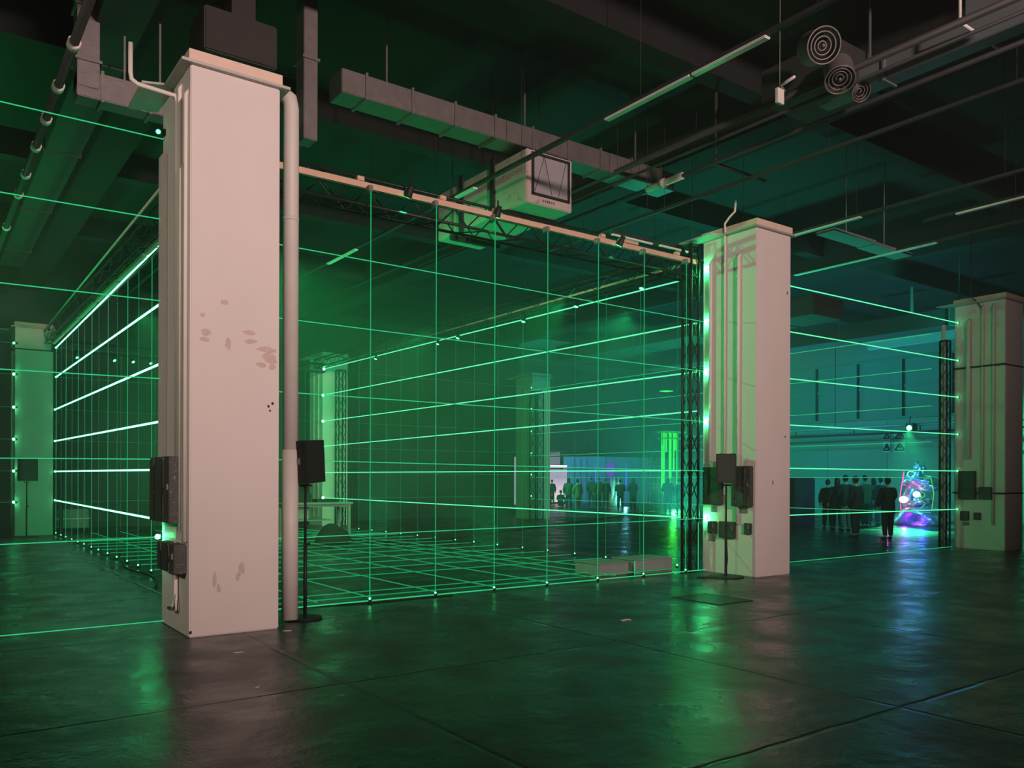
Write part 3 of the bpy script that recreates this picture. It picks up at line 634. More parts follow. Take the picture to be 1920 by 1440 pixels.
# ------------------------------------------------------------------ speakers on stands
def speaker(base, ztop, w, h, dp, yaw_, label, slabel, tilt=0, foot=.2, base_round=True):
    b = Vector(base); zs = ztop - h
    st = thing('speaker_stand', b, slabel, 'stand')
    MB().tube([b + Vector((0, 0, .02)), b + Vector((0, 0, zs * .55))], .022, 10).build('lower_pole', blackm, st)
    MB().tube([b + Vector((0, 0, zs * .5)), b + Vector((0, 0, zs - .03))], .016, 10).build('upper_pole', blackm, st)
    MB().tube([b, b + Vector((0, 0, .02))], foot, 28).build('base_plate', blackm, st)
    MB().tube([b + Vector((0, 0, zs * .55)), b + Vector((.06, 0, zs * .55))], .014, 8).build('knob', blackm, st)
    MB().box(b + Vector((-.06, -.06, zs - .05)), b + Vector((.06, .06, zs - .02)), .005).build('bracket', blackm, st)
    sp = thing('speaker', b + Vector((0, 0, zs)), label, 'speaker')
    R_ = Matrix.Rotation(yaw_, 3, 'Z') @ Matrix.Rotation(tilt, 3, 'X')
    def tr(mb_):
        for v in mb_.v: v[:] = R_ @ v + b + Vector((0, 0, zs))
        return mb_
    tw = w * .38
    tr(MB().prism([(-w / 2, -dp / 2, 0), (w / 2, -dp / 2, 0), (tw, dp / 2, 0), (-tw, dp / 2, 0)], (0, 0, h))).build('cabinet', blackm, sp)
    tr(MB().box((-w / 2 + .02, -dp / 2 - .012, .02), (w / 2 - .02, -dp / 2, h - .02), .004)).build('grille', mat('grille', (.03, .03, .03), .7), sp)
    tr(MB().box((-.05, dp / 2 - .002, h * .45), (.05, dp / 2 + .01, h * .6), .004)).build('handle', greyplast, sp)
    return sp
b1 = fl(572, 1160)
speaker(b1, onX(575, 826, b1.x).z, .34, .5, .34, 2.2, 'large black loudspeaker beside the downpipe', 'tall black speaker stand at the foot of the downpipe', -.08)
b2 = fl(1361, 1082)
d2 = b2.length; speaker(b2, CH + (901 - 852) / F * (b2.x * math.sin(YAW) + b2.y * math.cos(YAW)), .33, .5, .3, -.9, 'black loudspeaker in front of the middle pillar', 'black speaker stand in front of the middle pillar', 0, .3)
b3 = fl(50, 1003); b3 = Vector((b3.x, RB - .7, 0)); b3.x = onY(50, 900, b3.y).x
speaker(b3, 2.2, .45, .62, .35, .3, 'distant loudspeaker before the far left pillar', 'distant speaker stand before the far left pillar', 0, .3)
tag(MB().tube([(b2.x - .5, b2.y + .2, .012), (b2.x - .25, b2.y, .012), (b2.x - .05, b2.y - .02, .02), (b2.x + .0, b2.y - .03, .3), (b2.x - .05, b2.y - .03, .9), (b2.x - .02, b2.y - .02, 1.3)], .014, 8).build('cable', blackm), 'black cable curving down the stand by the middle pillar', 'cable')
tag(MB().box((b3.x + 1.0, b3.y - .5, 0), (b3.x + 1.1, b3.y - .4, .1)).build('cable_clip', blackm), 'small dark clip on the floor by the far left pillar', 'clip') if False else None

# ------------------------------------------------------------------ floor things
c0 = onZ(1250, 1074, 0); 
def crate(a, b, h, label):
    t = thing('crate', a, label, 'crate', 'pale crates by the middle pillar'); a = Vector(a); b = Vector(b)
    MB().box((a.x, a.y, 0), (b.x, b.y, h), .01).build('body', woodt, t)
    MB().box((a.x - .01, a.y - .01, h), (b.x + .01, b.y + .01, h + .02), .004).build('lid', woodt, t)
q = fl(1191, 1077); crate((q.x - .75, q.y + .12, 0), (q.x - .02, q.y + .75, 0), .2, 'left one of two low pale crates by the middle pillar')
crate((q.x, q.y + .0, 0), (q.x + .95, q.y + .6, 0), .24, 'right one of two low pale crates by the middle pillar')
beam((q.x - .03, q.y - .02, .0), (q.x - .03, q.y - .02, .24), .008, beam_front, 'short green line on the corner of the pale crates', None)
pq = fl(1170, 1163); pp_ = MB().prism([pq + Vector(v) for v in ((-.07, -.03, .003), (-.02, -.05, .003), (.03, -.02, .003), (.07, -.05, .003), (.08, .02, .003), (.03, .03, .003), (0, .01, .003), (-.05, .01, .003))], (0, 0, .006))
tag(pp_.build('paper_scrap', mat('paper', (.6, .58, .55), .8)), 'small pale paper scrap on the floor before the light cage', 'paper')
hq = [fl(1283, 1122), fl(1322, 1114), fl(1385, 1124), fl(1348, 1134)]
hx0, hx1 = min(v.x for v in hq), max(v.x for v in hq); hy0, hy1 = min(v.y for v in hq), max(v.y for v in hq)
ht = thing('floor_hatch', ((hx0 + hx1) / 2, (hy0 + hy1) / 2, 0), 'dark metal hatch set in the floor before the middle pillar', 'hatch')
MB().box((hx0, hy0, .0), (hx1, hy1, .008), .003).build('plate', mat('hatch_plate', (.03, .03, .03), .5, .5), ht)
MB().box((hx0 - .03, hy0 - .03, .0), (hx1 + .03, hy0, .01)).box((hx0 - .03, hy1, 0), (hx1 + .03, hy1 + .03, .01)).box((hx0 - .03, hy0, 0), (hx0, hy1, .01)).box((hx1, hy0, 0), (hx1 + .03, hy1, .01)).build('frame', blackm, ht)
for i, (px, py) in enumerate(((445, 1224), (540, 1183), (483, 1289))):
    q = fl(px, py); tag(MB().prism([q + Vector((random.uniform(-.03, .03) + math.cos(a_) * .04, math.sin(a_) * .025, .001)) for a_ in (0, 1.2, 2.4, 3.6, 5)], (0, 0, .004)).build('plaster_crumb', plaster_pipe), ('pale crumb on the floor in front of the nearest pillar', 'pale crumb on the floor below the downpipe', 'pale crumb on the floor farthest in front of the nearest pillar')[i], 'debris')
# cables on the floor
def wig(a, b, n, amp, r, label):
    pts = []
    for k in range(n + 1):
        f = k / n; p = Vector(a).lerp(Vector(b), f); pts.append((p.x + math.sin(f * 9 + amp * 7) * amp, p.y + math.cos(f * 7) * amp, r))
    return tag(MB().tube(pts, r, 6).build('floor_cable', blackm), label, 'cable', 'black cables on the floor')
wig(fl(215, 1040), fl(302, 1105), 14, .12, .012, 'black cable on the floor left of the nearest pillar')
wig(fl(570, 1008), fl(760, 1022), 14, .1, .03, 'black cable on the floor before the equipment table')
wig(fl(760, 1022), fl(1230, 960), 20, .1, .03, 'long black cable on the floor behind the light cage front')
wig(fl(565, 1140), fl(850, 1118), 24, .04, .01, 'thin black cable along the bright floor line')

# equipment table
tq = fl(600, 1016); tx0, tx1, ty0, ty1 = tq.x - .9, tq.x + .95, tq.y, tq.y + .8
tb_ = thing('equipment_table', (tx0, ty0, 0), 'pale table with equipment behind the tall speaker stand', 'table')
MB().box((tx0, ty0, .98), (tx1, ty1, 1.04), .01).build('tabletop', woodt, tb_)
MB().box((tx0 + .1, ty0 + .05, .92), (tx1 - .05, ty0 + .08, .98)).build('apron', woodt, tb_)
for (a, b) in ((tx0 + .1, ty0 + .06), (tx1 - .1, ty0 + .06), (tx0 + .1, ty1 - .06), (tx1 - .1, ty1 - .06)): MB().box((a - .035, b - .035, 0), (a + .035, b + .035, .98)).build('leg', woodt, tb_)
MB().box((tx0 + .12, ty0 + .1, .55), (tx1 - .6, ty1 - .1, .58)).build('shelf', woodt, tb_)
tag(MB().box((tx0 + .1, ty0 + .2, 1.04), (tx0 + .75, ty0 + .6, 1.30), .02).build('amplifier', blackm), 'black amplifier box on the equipment table', 'amplifier')
tag(MB().box((tx0 + .9, ty0 + .2, 1.04), (tx0 + 1.5, ty0 + .55, 1.12), .01).build('mixer', blackm), 'flat black mixer on the equipment table', 'mixer')
tag(MB().box((tx0 + .35, ty0 + .2, .58), (tx0 + .7, ty0 + .5, .9), .03).build('white_canister', wallpale), 'pale canister on the shelf of the equipment table', 'canister')
bg = fl(622, 1018); bm_ = MB().ball((bg.x, bg.y - .1, .0), .5, 20, (1.0, .6, .95))
for v in bm_.v: v.z = max(0.0, v.z * (1 + .12 * math.sin(v.x * 9 + v.y * 5)))
tag(bm_.build('black_bag', mat('bag_cloth', (.02, .022, .02), .85, 0, .2, 12)), 'dark domed bag lying in front of the equipment table', 'bag')
# flight case far left
fc = onY(133, 990, RB + .9); fct = thing('flight_case', (fc.x, RB + .6, 0), 'flight case on wheels behind the thick left beams', 'case')
MB().box((fc.x - .4, RB + .6, .15), (fc.x + .45, RB + 1.1, .72), .02).build('body', greyplast, fct)
MB().box((fc.x - .42, RB + .58, .42), (fc.x + .47, RB + 1.12, .45)).build('rim', plaster_pipe, fct)
for sx in (-.35, .4): MB().tube([(fc.x + sx - .02, RB + .65, .06), (fc.x + sx + .02, RB + .65, .06)], .06, 12).build('wheel', blackm, fct)
for sx in (-.35, .4): MB().box((fc.x + sx - .02, RB + .63, .06), (fc.x + sx + .02, RB + .7, .15)).build('caster_fork', blackm, fct)

# ------------------------------------------------------------------ right wall: rail, signs, emitter, sculpture
rail = thing('lighting_rail', (XR - 1.6, 10, 5.0), 'long dark lighting rail in front of the right wall', 'rail')
zr = onX(1700, 797, XR - 1.6).z
MB().tube([(XR - 1.6, 8, zr), (XR - 1.6, 30, zr)], .06, 10).build('tube', mat('rail_paint', (.3, .32, .4), .4, .3), rail)
MB().tube([(XR - 1.6, 8, zr - .3), (XR - 1.6, 30, zr - .3)], .04, 10).build('tube', trussm, rail)
for k in range(8): MB().tube([(XR - 1.6, 8.5 + k * 2.9, zr - .3), (XR - 1.6, 8.5 + k * 2.9, zr)], .025, 6).build('strut', trussm, rail)
for k in range(4): MB().tube([(XR - 1.6, 9 + k * 6, zr), (XR - 1.6, 9 + k * 6, ZC)], .015, 6).build('hanger_rod', trussm, rail)
sgp = onX(1705, 803, XR - 1.8)
sg = thing('stage_light', sgp, 'green stage lamp hanging over the glowing sculpture', 'stage light')
MB().box(sgp + Vector((-.15, -.25, -.15)), sgp + Vector((.2, .1, .2)), .04).build('housing', blackm, sg)
MB().tube([sgp + Vector((-.16, -.08, -.0)), sgp + Vector((-.18, -.08, -.0))], .10, 14).build('lens', dot_far, sg)
MB().tube([sgp + Vector((0, 0, .2)), sgp + Vector((.1, 0, .5))], .02, 6).build('yoke', blackm, sg)
l = lamp('stage_lamp', 'SPOT', sgp + Vector((-.3, -.1, -.05)), 3000, (.02, 1, .35), .05, (29.5, sgp.y - 2.0, 0), 58, .8)
l.parent = sg; l.location = (-.3, -.1, -.05)
# four warning signs on the wall in two frames
def sign(px0, py0, px1, py1, label):
    a = onX(px0, py1, XR - .03); b = onX(px1, py0, XR - .03)
    t = thing('warning_sign', (XR - .03, (a.y + b.y) / 2, a.z), label, 'sign', 'triangular warning signs on the right wall')
    y0, y1 = min(a.y, b.y), max(a.y, b.y)
    MB().box((XR - .05, y0, a.z), (XR - .001, y1, b.z), .004).build('board', mat('sign_board', (.55, .57, .57), .7), t)
    cy = (y0 + y1) / 2; w_ = (y1 - y0) * .42; z0 = a.z + (b.z - a.z) * .18; z1 = a.z + (b.z - a.z) * .85
    m = MB(); T = [Vector((XR - .055, cy - w_, z0)), Vector((XR - .055, cy + w_, z0)), Vector((XR - .055, cy, z1))]
    for k in range(3): m.tube([T[k], T[(k + 1) % 3]], .035, 5)
    m.build('triangle', blackm, t)
    MB().box((XR - .06, cy - .03, z0 + (z1 - z0) * .3), (XR - .05, cy + .03, z0 + (z1 - z0) * .62)).box((XR - .06, cy - .03, z0 + (z1 - z0) * .16), (XR - .05, cy + .03, z0 + (z1 - z0) * .24)).build('exclamation_mark', blackm, t)
sign(1657, 808, 1669, 825, 'upper left narrow warning triangle sign on the teal wall')
sign(1657, 828, 1669, 848, 'lower left narrow warning triangle sign on the teal wall')
sign(1677, 808, 1698, 825, 'upper right wide warning triangle sign on the teal wall')
sign(1677, 828, 1698, 848, 'lower right wide warning triangle sign on the teal wall')
# sculpture
sq = fl(1722, 984)
sc = thing('light_sculpture', sq, 'crumpled glowing blue and pink sculpture by the right wall', 'sculpture')
foil = mat('crumpled_foil', (.55, .58, .62), .28, .75, .2, 6, .6, 9)
def rock(c, r, s_, seed, name, m, amp=.25, n=3):
    bm = bmesh.new(); bmesh.ops.create_icosphere(bm, subdivisions=n + 1, radius=1); rnd = random.Random(seed)
    K = [(Vector((rnd.uniform(-1, 1), rnd.uniform(-1, 1), rnd.uniform(-1, 1))).normalized(), rnd.uniform(2, 7), rnd.uniform(0, 6)) for _ in range(9)]
    for v in bm.verts:
        q_ = sum(math.sin(v.co.dot(k) * f_ + ph) for k, f_, ph in K) / 3
        v.co = v.co * (1 + amp * q_)
        v.co = Vector((c[0] + v.co.x * r * s_[0], c[1] + v.co.y * r * s_[1], max(0.0, c[2] + v.co.z * r * s_[2])))
    return MB().bm(bm, False).build(name, m, sc)
rock((sq.x, sq.y, .15), .75, (.9, 1.15, .75), 1, 'mound', foil, .22)
rock((sq.x, sq.y + .25, 1.0), .34, (.8, .9, 1.2), 2, 'crumpled_sheet', foil, .3)
rock((sq.x, sq.y - .2, 1.6), .42, (.8, 1.5, .55), 3, 'crumpled_sheet', foil, .35)
rock((sq.x, sq.y + .45, 1.65), .26, (.8, .9, 1.0), 4, 'crumpled_sheet', foil, .35)
rock((sq.x, sq.y - .05, 2.1), .22, (.8, .9, 1.2), 5, 'crumpled_sheet', foil, .4)
rock((sq.x, sq.y - .1, .8), .3, (.8, 1.2, .8), 8, 'crumpled_sheet', foil, .35)
pts = [(sq.x - .35, sq.y - .35 + .1 * math.sin(k * 1.7), .55 + k * .09) for k in range(14)]
MB().tube(pts + [(sq.x - .35, sq.y - .65, 1.75), (sq.x - .33, sq.y - .74, 1.2), (sq.x - .35, sq.y - .68, .6)], .012, 6).build('neon_tube', emit('neon_green', (.15, .8, .12), 1.1), sc, 'bent green neon tube')
MB().tube([(sq.x - .3, sq.y + .5, .4), (sq.x - .3, sq.y + .55, 1.1), (sq.x - .3, sq.y + .4, 2.0)], .02, 6).build('neon_tube', emit('neon_pink', (1, .08, .45), 2.0), sc, 'pink neon tube')
MB().tube([(sq.x - .35, sq.y + .1 + .15 * math.cos(k), 1.9 + .12 * math.sin(k)) for k in range(8)], .014, 6).build('neon_tube', emit('neon_cyan', (.1, .6, 1), 4.0), sc, 'cyan neon curl')
MB().ball((sq.x - .42, sq.y + .1, .38), .15, 14, (.6, 1, .7)).build('glowing_orb', emit('orb_white', (1, .75, .7), 6), sc, 'white glowing orb')
MB().ball((sq.x - .42, sq.y + .35, .95), .14, 14, (.5, 1.3, .9)).build('glowing_orb', emit('orb_pink', (1, .35, .4), 5), sc, 'pink glowing orb')
MB().ball((sq.x - .42, sq.y - .15, 1.15), .12, 14, (.5, 1.2, .9)).build('glowing_orb', emit('orb_cyan', (.3, 1, 1), 5), sc, 'cyan glowing orb')
for (dx, dy, z, c, p_) in ((-1.1, .6, .9, (.9, .05, .8), 18), (-1.0, -.1, 1.9, (.04, .35, 1), 40), (-.9, -.6, .7, (.05, .08, 1), 20), (-1.0, 0, .25, (.15, .0, 1), 20)):
    l = lamp('sculpture_lamp', 'POINT', (sq.x + dx, sq.y + dy, z), p_, c, .05); l.parent = sc; l.location = (dx, dy, z)

# ------------------------------------------------------------------ art zone at the back (screens, green column)
def screen_mat(name, c0, c1, st, z0, z1):
    m = bpy.data.materials.new(name); m.use_nodes = True; nt = m.node_tree; nt.nodes.clear(); N = nt.nodes.new; L = nt.links.new
    tc = N('ShaderNodeTexCoord'); sp = N('ShaderNodeSeparateXYZ'); L(tc.outputs['Object'], sp.inputs[0])
    mr = N('ShaderNodeMapRange'); mr.inputs[1].default_value = z0; mr.inputs[2].default_value = z1; L(sp.outputs[2], mr.inputs[0])
    n = N('ShaderNodeTexNoise'); n.inputs['Scale'].default_value = 1.4; L(tc.outputs['Object'], n.inputs['Vector'])
    ad = N('ShaderNodeMath'); ad.operation = 'MULTIPLY_ADD'; L(n.outputs[0], ad.inputs[0]); ad.inputs[1].default_value = .5; 
    sb = N('ShaderNodeMath'); sb.operation = 'SUBTRACT'; L(mr.outputs[0], sb.inputs[0]); sb.inputs[1].default_value = .25; L(sb.outputs[0], ad.inputs[2])
    cr = N('ShaderNodeValToRGB'); L(ad.outputs[0], cr.inputs[0]); cr.color_ramp.elements[0].color = (*c0, 1); cr.color_ramp.elements[1].color = (*c1, 1)
    e = N('ShaderNodeEmission'); e.inputs[1].default_value = st; L(cr.outputs[0], e.inputs[0]); o_ = N('ShaderNodeOutputMaterial'); L(e.outputs[0], o_.inputs[0])
    return m
YS = 44.0
def onscr(px, py, Y=YS): return onY(px, py, Y)
s1a, s1b = onscr(1012, 940), onscr(1063, 852)
ws = thing('projection_screen', ((s1a.x + s1b.x) / 2, YS, 0), 'bright white and lilac projection screen behind the seated people', 'screen')
MB().box((s1a.x, YS, .12), (s1b.x, YS + .05, onscr(1040, 880).z)).build('screen_surface', screen_mat('screen_white', (1, .80, .78), (.42, .33, .55), 1.25, .3, 1.9), ws)
MB().box((s1a.x, YS - .02, onscr(1040, 877).z), (s1b.x, YS + .03, onscr(1040, 872).z)).build('glow_strip', emit('strip_white', (.8, .7, .9), 2.0), ws)
MB().box((s1a.x, YS + .02, onscr(1040, 871).z), (s1b.x - .6, YS + .06, onscr(1040, 846).z)).build('upper_panel', screen_mat('screen_upper', (.3, .26, .42), (.2, .2, .3), .9, 2, 3.4), ws)
MB().box((s1a.x - .03, YS + .05, 0), (s1b.x + .03, YS + .12, .12)).build('base_rail', blackm, ws)
b0, b1_ = onscr(1066, 945), onscr(1310, 856)
bwall = mat('blue_backdrop', (.30, .42, .55), .8, 0, .1, 1)
bk = thing('backdrop_wall', ((b0.x + b1_.x) / 2, YS + .4, 0), 'pale backdrop wall lit blue behind the visitors', 'backdrop')
MB().box((b0.x, YS + .5, 0), (XE, YS + .6, onscr(1150, 856).z)).build('panel', bwall, bk)
for px in (1078, 1090, 1101):
    q = onscr(px, 900, YS + .4); MB().box((q.x, YS + .44, 0), (q.x + .06, YS + .5, 3.2)).build('slat', mat('slat_blue', (.10, .2, .3), .7), bk)
q = onscr(1145, 881, YS + .12)
tag(MB().ball((q.x, q.y, q.z), .46, 20, (1, .3, 1.2)).tube([(q.x, q.y + .1, 0), (q.x, q.y + .1, q.z)], .03, 8).build('purple_orb', emit('orb_purple', (.20, .08, .9), .6)), 'round violet glow lamp on the blue backdrop', 'lamp')
for px, lab in ((1117, 'left thin blue light rod by the backdrop'), (1174, 'right thin blue light rod by the backdrop')):
    q = onscr(px, 900, YS); tag(MB().tube([(q.x, YS, 0.0), (q.x, YS, 1.2), (q.x, YS, 1.3), (q.x, YS, 3.0)], .05, 8, radii=[.02, .02, .07, .01]).build('light_rod', emit('rod_blue', (.05, .15, 1), 1.2)), lab, 'lamp')
q = onscr(1154, 940, YS - 6); rr = MB()
fig = thing('white_sculpture', (q.x, q.y, 0), 'ragged white and cyan lit sculpture between the visitors', 'sculpture')
fab = mat('white_fabric', (.75, .8, .85), .8, 0, .1, 4)
for k in range(7):
    a_ = k * 1.3; pts = [(q.x + .28 * math.cos(a_ + i * .25), q.y + .2 * math.sin(a_ + i * .25), i * .36) for i in range(6)]
    MB().tube(pts, .12, 7, radii=[.22, .2, .16, .12, .07, .015]).build('fabric_fold', fab, fig)
l = lamp('sculpture_cyan_lamp', 'POINT', (q.x, q.y - .9, .5), 60, (.2, .8, 1), .06); l.parent = fig; l.location = (0, -.9, .5)
# glowing strip standing in for the lit screen gap at the partition edge
q = onY(966, 900, 30.5); tag(MB().box((q.x, 30.52, .5), (q.x + .06, 30.58, 2.7)).build('glow_strip', emit('strip_cool', (.5, .62, .7), .6)), 'thin glowing strip for the lit screen gap left of the far pillar', 'lamp')
# green light column
gq = onY(1256, 940, 33.0)
gc = thing('light_column', (gq.x, gq.y, 0), 'tall glowing green column of hanging tubes behind two people', 'light installation')
zt = onY(1256, 812, 33.0).z; gm = emit('green_tube', (.03, 1, .05), 1.1); gd = emit('green_tube_dim', (.02, .8, .06), .45)
wd = .42
MB().box((gq.x - .9, gq.y - .6, zt), (gq.x + .75, gq.y + .6, zt + .08), .01).build('top_frame', gd, gc)
MB().box((gq.x - .6, gq.y - .45, zt - .35), (gq.x + .6, gq.y + .45, zt - .28), .01).build('lower_frame', gd, gc)
for k in range(9):
    xk = gq.x - .5 + k * .125; ln = (2.0, .9, 1.2, 2.9, 1.1, 2.2, 1.0, 2.6, 3.3)[k] if k not in (0, 1, 8) else (3.6, 3.4, 3.5)[(0, 1, 8).index(k)]
    MB().tube([(xk, gq.y + .3 * math.sin(k * 2), zt), (xk, gq.y + .3 * math.sin(k * 2), max(.3, zt - ln))], .05, 8).build('light_tube', gm, gc)
for sx in (-.8, .65): MB().tube([(gq.x + sx, gq.y, zt), (gq.x + sx, gq.y, ZC)], .012, 5).build('hanger_rod', trussm, gc)
for sx in (-.62, .62): MB().tube([(gq.x + sx, gq.y, zt), (gq.x + sx, gq.y, zt - .7)], .03, 6).build('drop_bar', gd, gc)
l = lamp('column_lamp', 'POINT', (gq.x, gq.y, 1.0), 450, (.05, 1, .08), .2); l.parent = gc; l.location = (0, -.4, 1.0)
q = onY(1250, 733, 31); ex = thing('green_ceiling_lamp', q, 'small bright green panel lamp under the far ceiling', 'lamp')
MB().tube([q, (q.x, q.y, ZC)], .02, 6).box(q + Vector((-.35, -.3, 0)), q + Vector((.3, .3, .06))).build('housing', blackm, ex)
MB().box(q + Vector((-.3, -.25, -.03)), q + Vector((.25, .25, 0))).build('lens', emit('green_panel', (.05, 1, .12), 1.3), ex)
# dark furniture right bay
dq = fl(1500, 990); tag(MB().box((dq.x - .3, dq.y, 0), (dq.x + .9, dq.y + .5, 1.75), .03).build('dark_cabinet', blackm), 'dark cabinet at the left of the crowd, right of the middle pillar', 'cabinet')

# ------------------------------------------------------------------ people
skin_m = mat('skin', (.45, .30, .24), .6, 0, .1, 10)
hair_m = mat('hair_dark', (.02, .016, .013), .6, 0, .3, 30)
shoe_m = mat('shoe_black', (.015, .015, .015), .5)
CL = {n: mat('cloth_' + n, c, .85, 0, .2, 14, .2, 60) for n, c in dict(black=(.018, .018, .02), navy=(.02, .028, .05), grey=(.10, .11, .11), olive=(.09, .11, .06), brown=(.08, .06, .045), teal=(.05, .10, .10), jean=(.04, .06, .10), yellow=(.14, .14, .06)).items()}
def skinmesh(nodes, edges, rads, levels=1):
    me = bpy.data.meshes.new('tmp'); me.from_pydata([Vector(n) for n in nodes], edges, []); ob = bpy.data.objects.new('tmp', me); COL.objects.link(ob)
    sk = ob.modifiers.new('s', 'SKIN'); 
    for i, d in enumerate(me.skin_vertices[0].data):
        r = rads[i]; d.radius = r if isinstance(r, tuple) else (r, r)
    me.skin_vertices[0].data[0].use_root = True
    sk.use_smooth_shade = True; ss = ob.modifiers.new('u', 'SUBSURF'); ss.levels = levels; ss.render_levels = levels
    dg = bpy.context.evaluated_depsgraph_get(); e = ob.evaluated_get(dg); m2 = e.to_mesh()
    out = ([v.co.copy() for v in m2.vertices], [list(p.vertices) for p in m2.polygons]); e.to_mesh_clear()
    bpy.data.objects.remove(ob); bpy.data.meshes.remove(me); return out
def person(px, py, Ht, face, top, bottom, label, pose='stand', d=None, arm=0, hair='short', stride=.0, group='visitors', seed=0):
    b = fl(px, py) if d is None else onY(px, 900, d); b = Vector((b.x, b.y, 0)); k = Ht / 1.75; rnd = random.Random(seed)
    t = thing('person', b, label, 'person', group); Rz = Matrix.Rotation(face, 3, 'Z')
    def W(v): return Rz @ (Vector(v) * k) + b
    sit = pose == 'sit'; hz = .18 if sit else .92
    # joints (x = right of the person, y = forward)
    pel = (0, 0, hz); ch = (0, .02, hz + .45); sh = hz + .52; nk = (0, .01, hz + .58); hd = (0, .03, hz + .66)
    J = [pel, (0, 0, hz + .2), ch, nk, hd]; E_ = [(0, 1), (1, 2), (2, 3), (3, 4)]; R_ = [(.11, .085), (.12, .09), (.135, .10), (.055, .055), (.05, .05)]
    armj = {}; legj = {}
    for s in (-1, 1):
        if arm == 1 and s == 1: el, ha = (s * .27, .10, sh - .26), (s * .15, .30, sh - .18)
        elif arm == 2: el, ha = (s * .27, .05, sh - .29), (s * .12, .22, sh - .30)
        elif sit: el, ha = (s * .27, .10, sh - .25), (s * .16, .32, hz + .18)
        else: el, ha = (s * .255, -.03 + .04 * rnd.random(), sh - .29), (s * .27, .06 + .05 * rnd.random(), sh - .53)
        i = len(J); J += [(s * .175, 0, sh - .03), el, ha]; E_ += [(2, i), (i, i + 1), (i + 1, i + 2)]; R_ += [(.06, .06), (.042, .042), (.03, .03)]
        armj[s] = ((s * .175, 0, sh - .03), el, ha)
        if sit: kn, an, toe = (s * .22, .40, .34), (s * .16, .62, .06), (s * .16, .78, .03)
        else:
            st = stride * s; kn, an, toe = (s * .10 + .01 * s, st * .5 + .03, .49), (s * .115, st, .08), (s * .14, st + .17, .035)
        i = len(J); J += [(s * .085, 0, hz - .06), kn, an, toe]; E_ += [(0, i), (i, i + 1), (i + 1, i + 2), (i + 2, i + 3)]; R_ += [(.065, .065), (.055, .055), (.04, .04), (.035, .03)]
        legj[s] = ((s * .085, 0, hz - .06), kn, an, toe)
    v, f = skinmesh(J, E_, R_); body = MB().add([W(q) for q in v], f, True)
    # head with face, ears
    hc = Vector((0, .035, hz + .745)); bm = bmesh.new(); bmesh.ops.create_uvsphere(bm, u_segments=18, v_segments=14, radius=1)
    for vv in bm.verts:
        x_, y_, z_ = vv.co; jaw = 1 - .28 * max(0, -z_) ; q = Vector((x_ * .076 * jaw, y_ * .096 * (1 - .12 * max(0, -z_)), z_ * .118))
        if y_ > .3: q.y += .018 * math.exp(-((x_ / .22) ** 2 + ((z_ + .12) / .2) ** 2)); q.y -= .010 * math.exp(-(((abs(x_) - .38) / .18) ** 2 + ((z_ - .08) / .12) ** 2)); q.y += .005 * math.exp(-((x_ / .3) ** 2 + ((z_ + .48) / .09) ** 2))
        vv.co = W(hc + q)
    body.bm(bm, True)
    for s in (-1, 1): body.ball(W(hc + Vector((s * .078, -.005, -.01))), .022 * k, 8, (.5, .8, 1.3))
    for s in (-1, 1):   # palms, fingers, thumbs
        sh_, el, ha = [Vector(q) for q in armj[s]]; dv = (ha - el).normalized(); pc = ha + dv * .05; sd = dv.cross(Vector((0, 1, .2))).normalized()
        fw = dv.cross(sd).normalized(); body.tube([W(ha - dv * .02), W(pc), W(pc + dv * .04)], .03 * k, 8, radii=[.024 * k, .036 * k, .03 * k])
        for j in range(4):
            o_ = fw * (-.027 + .018 * j); ln = (.062, .072, .068, .052)[j]; p0 = pc + dv * .035 + o_
            body.tube([W(p0), W(p0 + dv * ln * .5 + sd * .008), W(p0 + dv * ln * .9 + sd * .03)], .008 * k, 6, radii=[.009 * k, .008 * k, .006 * k])
        p0 = pc + fw * -.03; body.tube([W(p0), W(p0 + dv * .025 - fw * .022), W(p0 + dv * .06 - fw * .03)], .01 * k, 6, radii=[.011 * k, .009 * k, .007 * k])
    body.build('body', skin_m, t)
    # jacket
    hem = hz - (.0 if sit else (.30 if seed % 3 == 0 else .17))
    JJ = [(0, 0, hem), (0, 0, hz + .0 + .01), (0, 0, hz + .2), ch, (0, .01, hz + .57)]; EE = [(0, 1), (1, 2), (2, 3), (3, 4)]; RR = [(.235, .19), (.225, .18), (.205, .165), (.215, .165), (.10, .10)]
    for s in (-1, 1):
        a0, a1, a2 = armj[s]; i = len(JJ); JJ += [a0, a1, tuple(Vector(a1).lerp(Vector(a2), .95))]; EE += [(3, i), (i, i + 1), (i + 1, i + 2)]; RR += [(.10, .10), (.08, .08), (.056, .056)]
    v, f = skinmesh(JJ, EE, RR); MB().add([W(q) for q in v], f, True).build('jacket', CL[top], t)
    JJ = [(0, 0, hz + .10), (0, 0, hz - .03)]; EE = [(0, 1)]; RR = [(.175, .14), (.175, .14)]
    for s in (-1, 1):
        a0, a1, a2, a3 = legj[s]; i = len(JJ); JJ += [a0, a1, tuple(Vector(a1).lerp(Vector(a2), .95))]; EE += [(1, i), (i, i + 1), (i + 1, i + 2)]; RR += [(.115, .115), (.088, .088), (.07, .07)]
    v, f = skinmesh(JJ, EE, RR); MB().add([W((q.x, q.y, max(q.z, .03))) for q in v], f, True).build('trousers', CL[bottom], t)
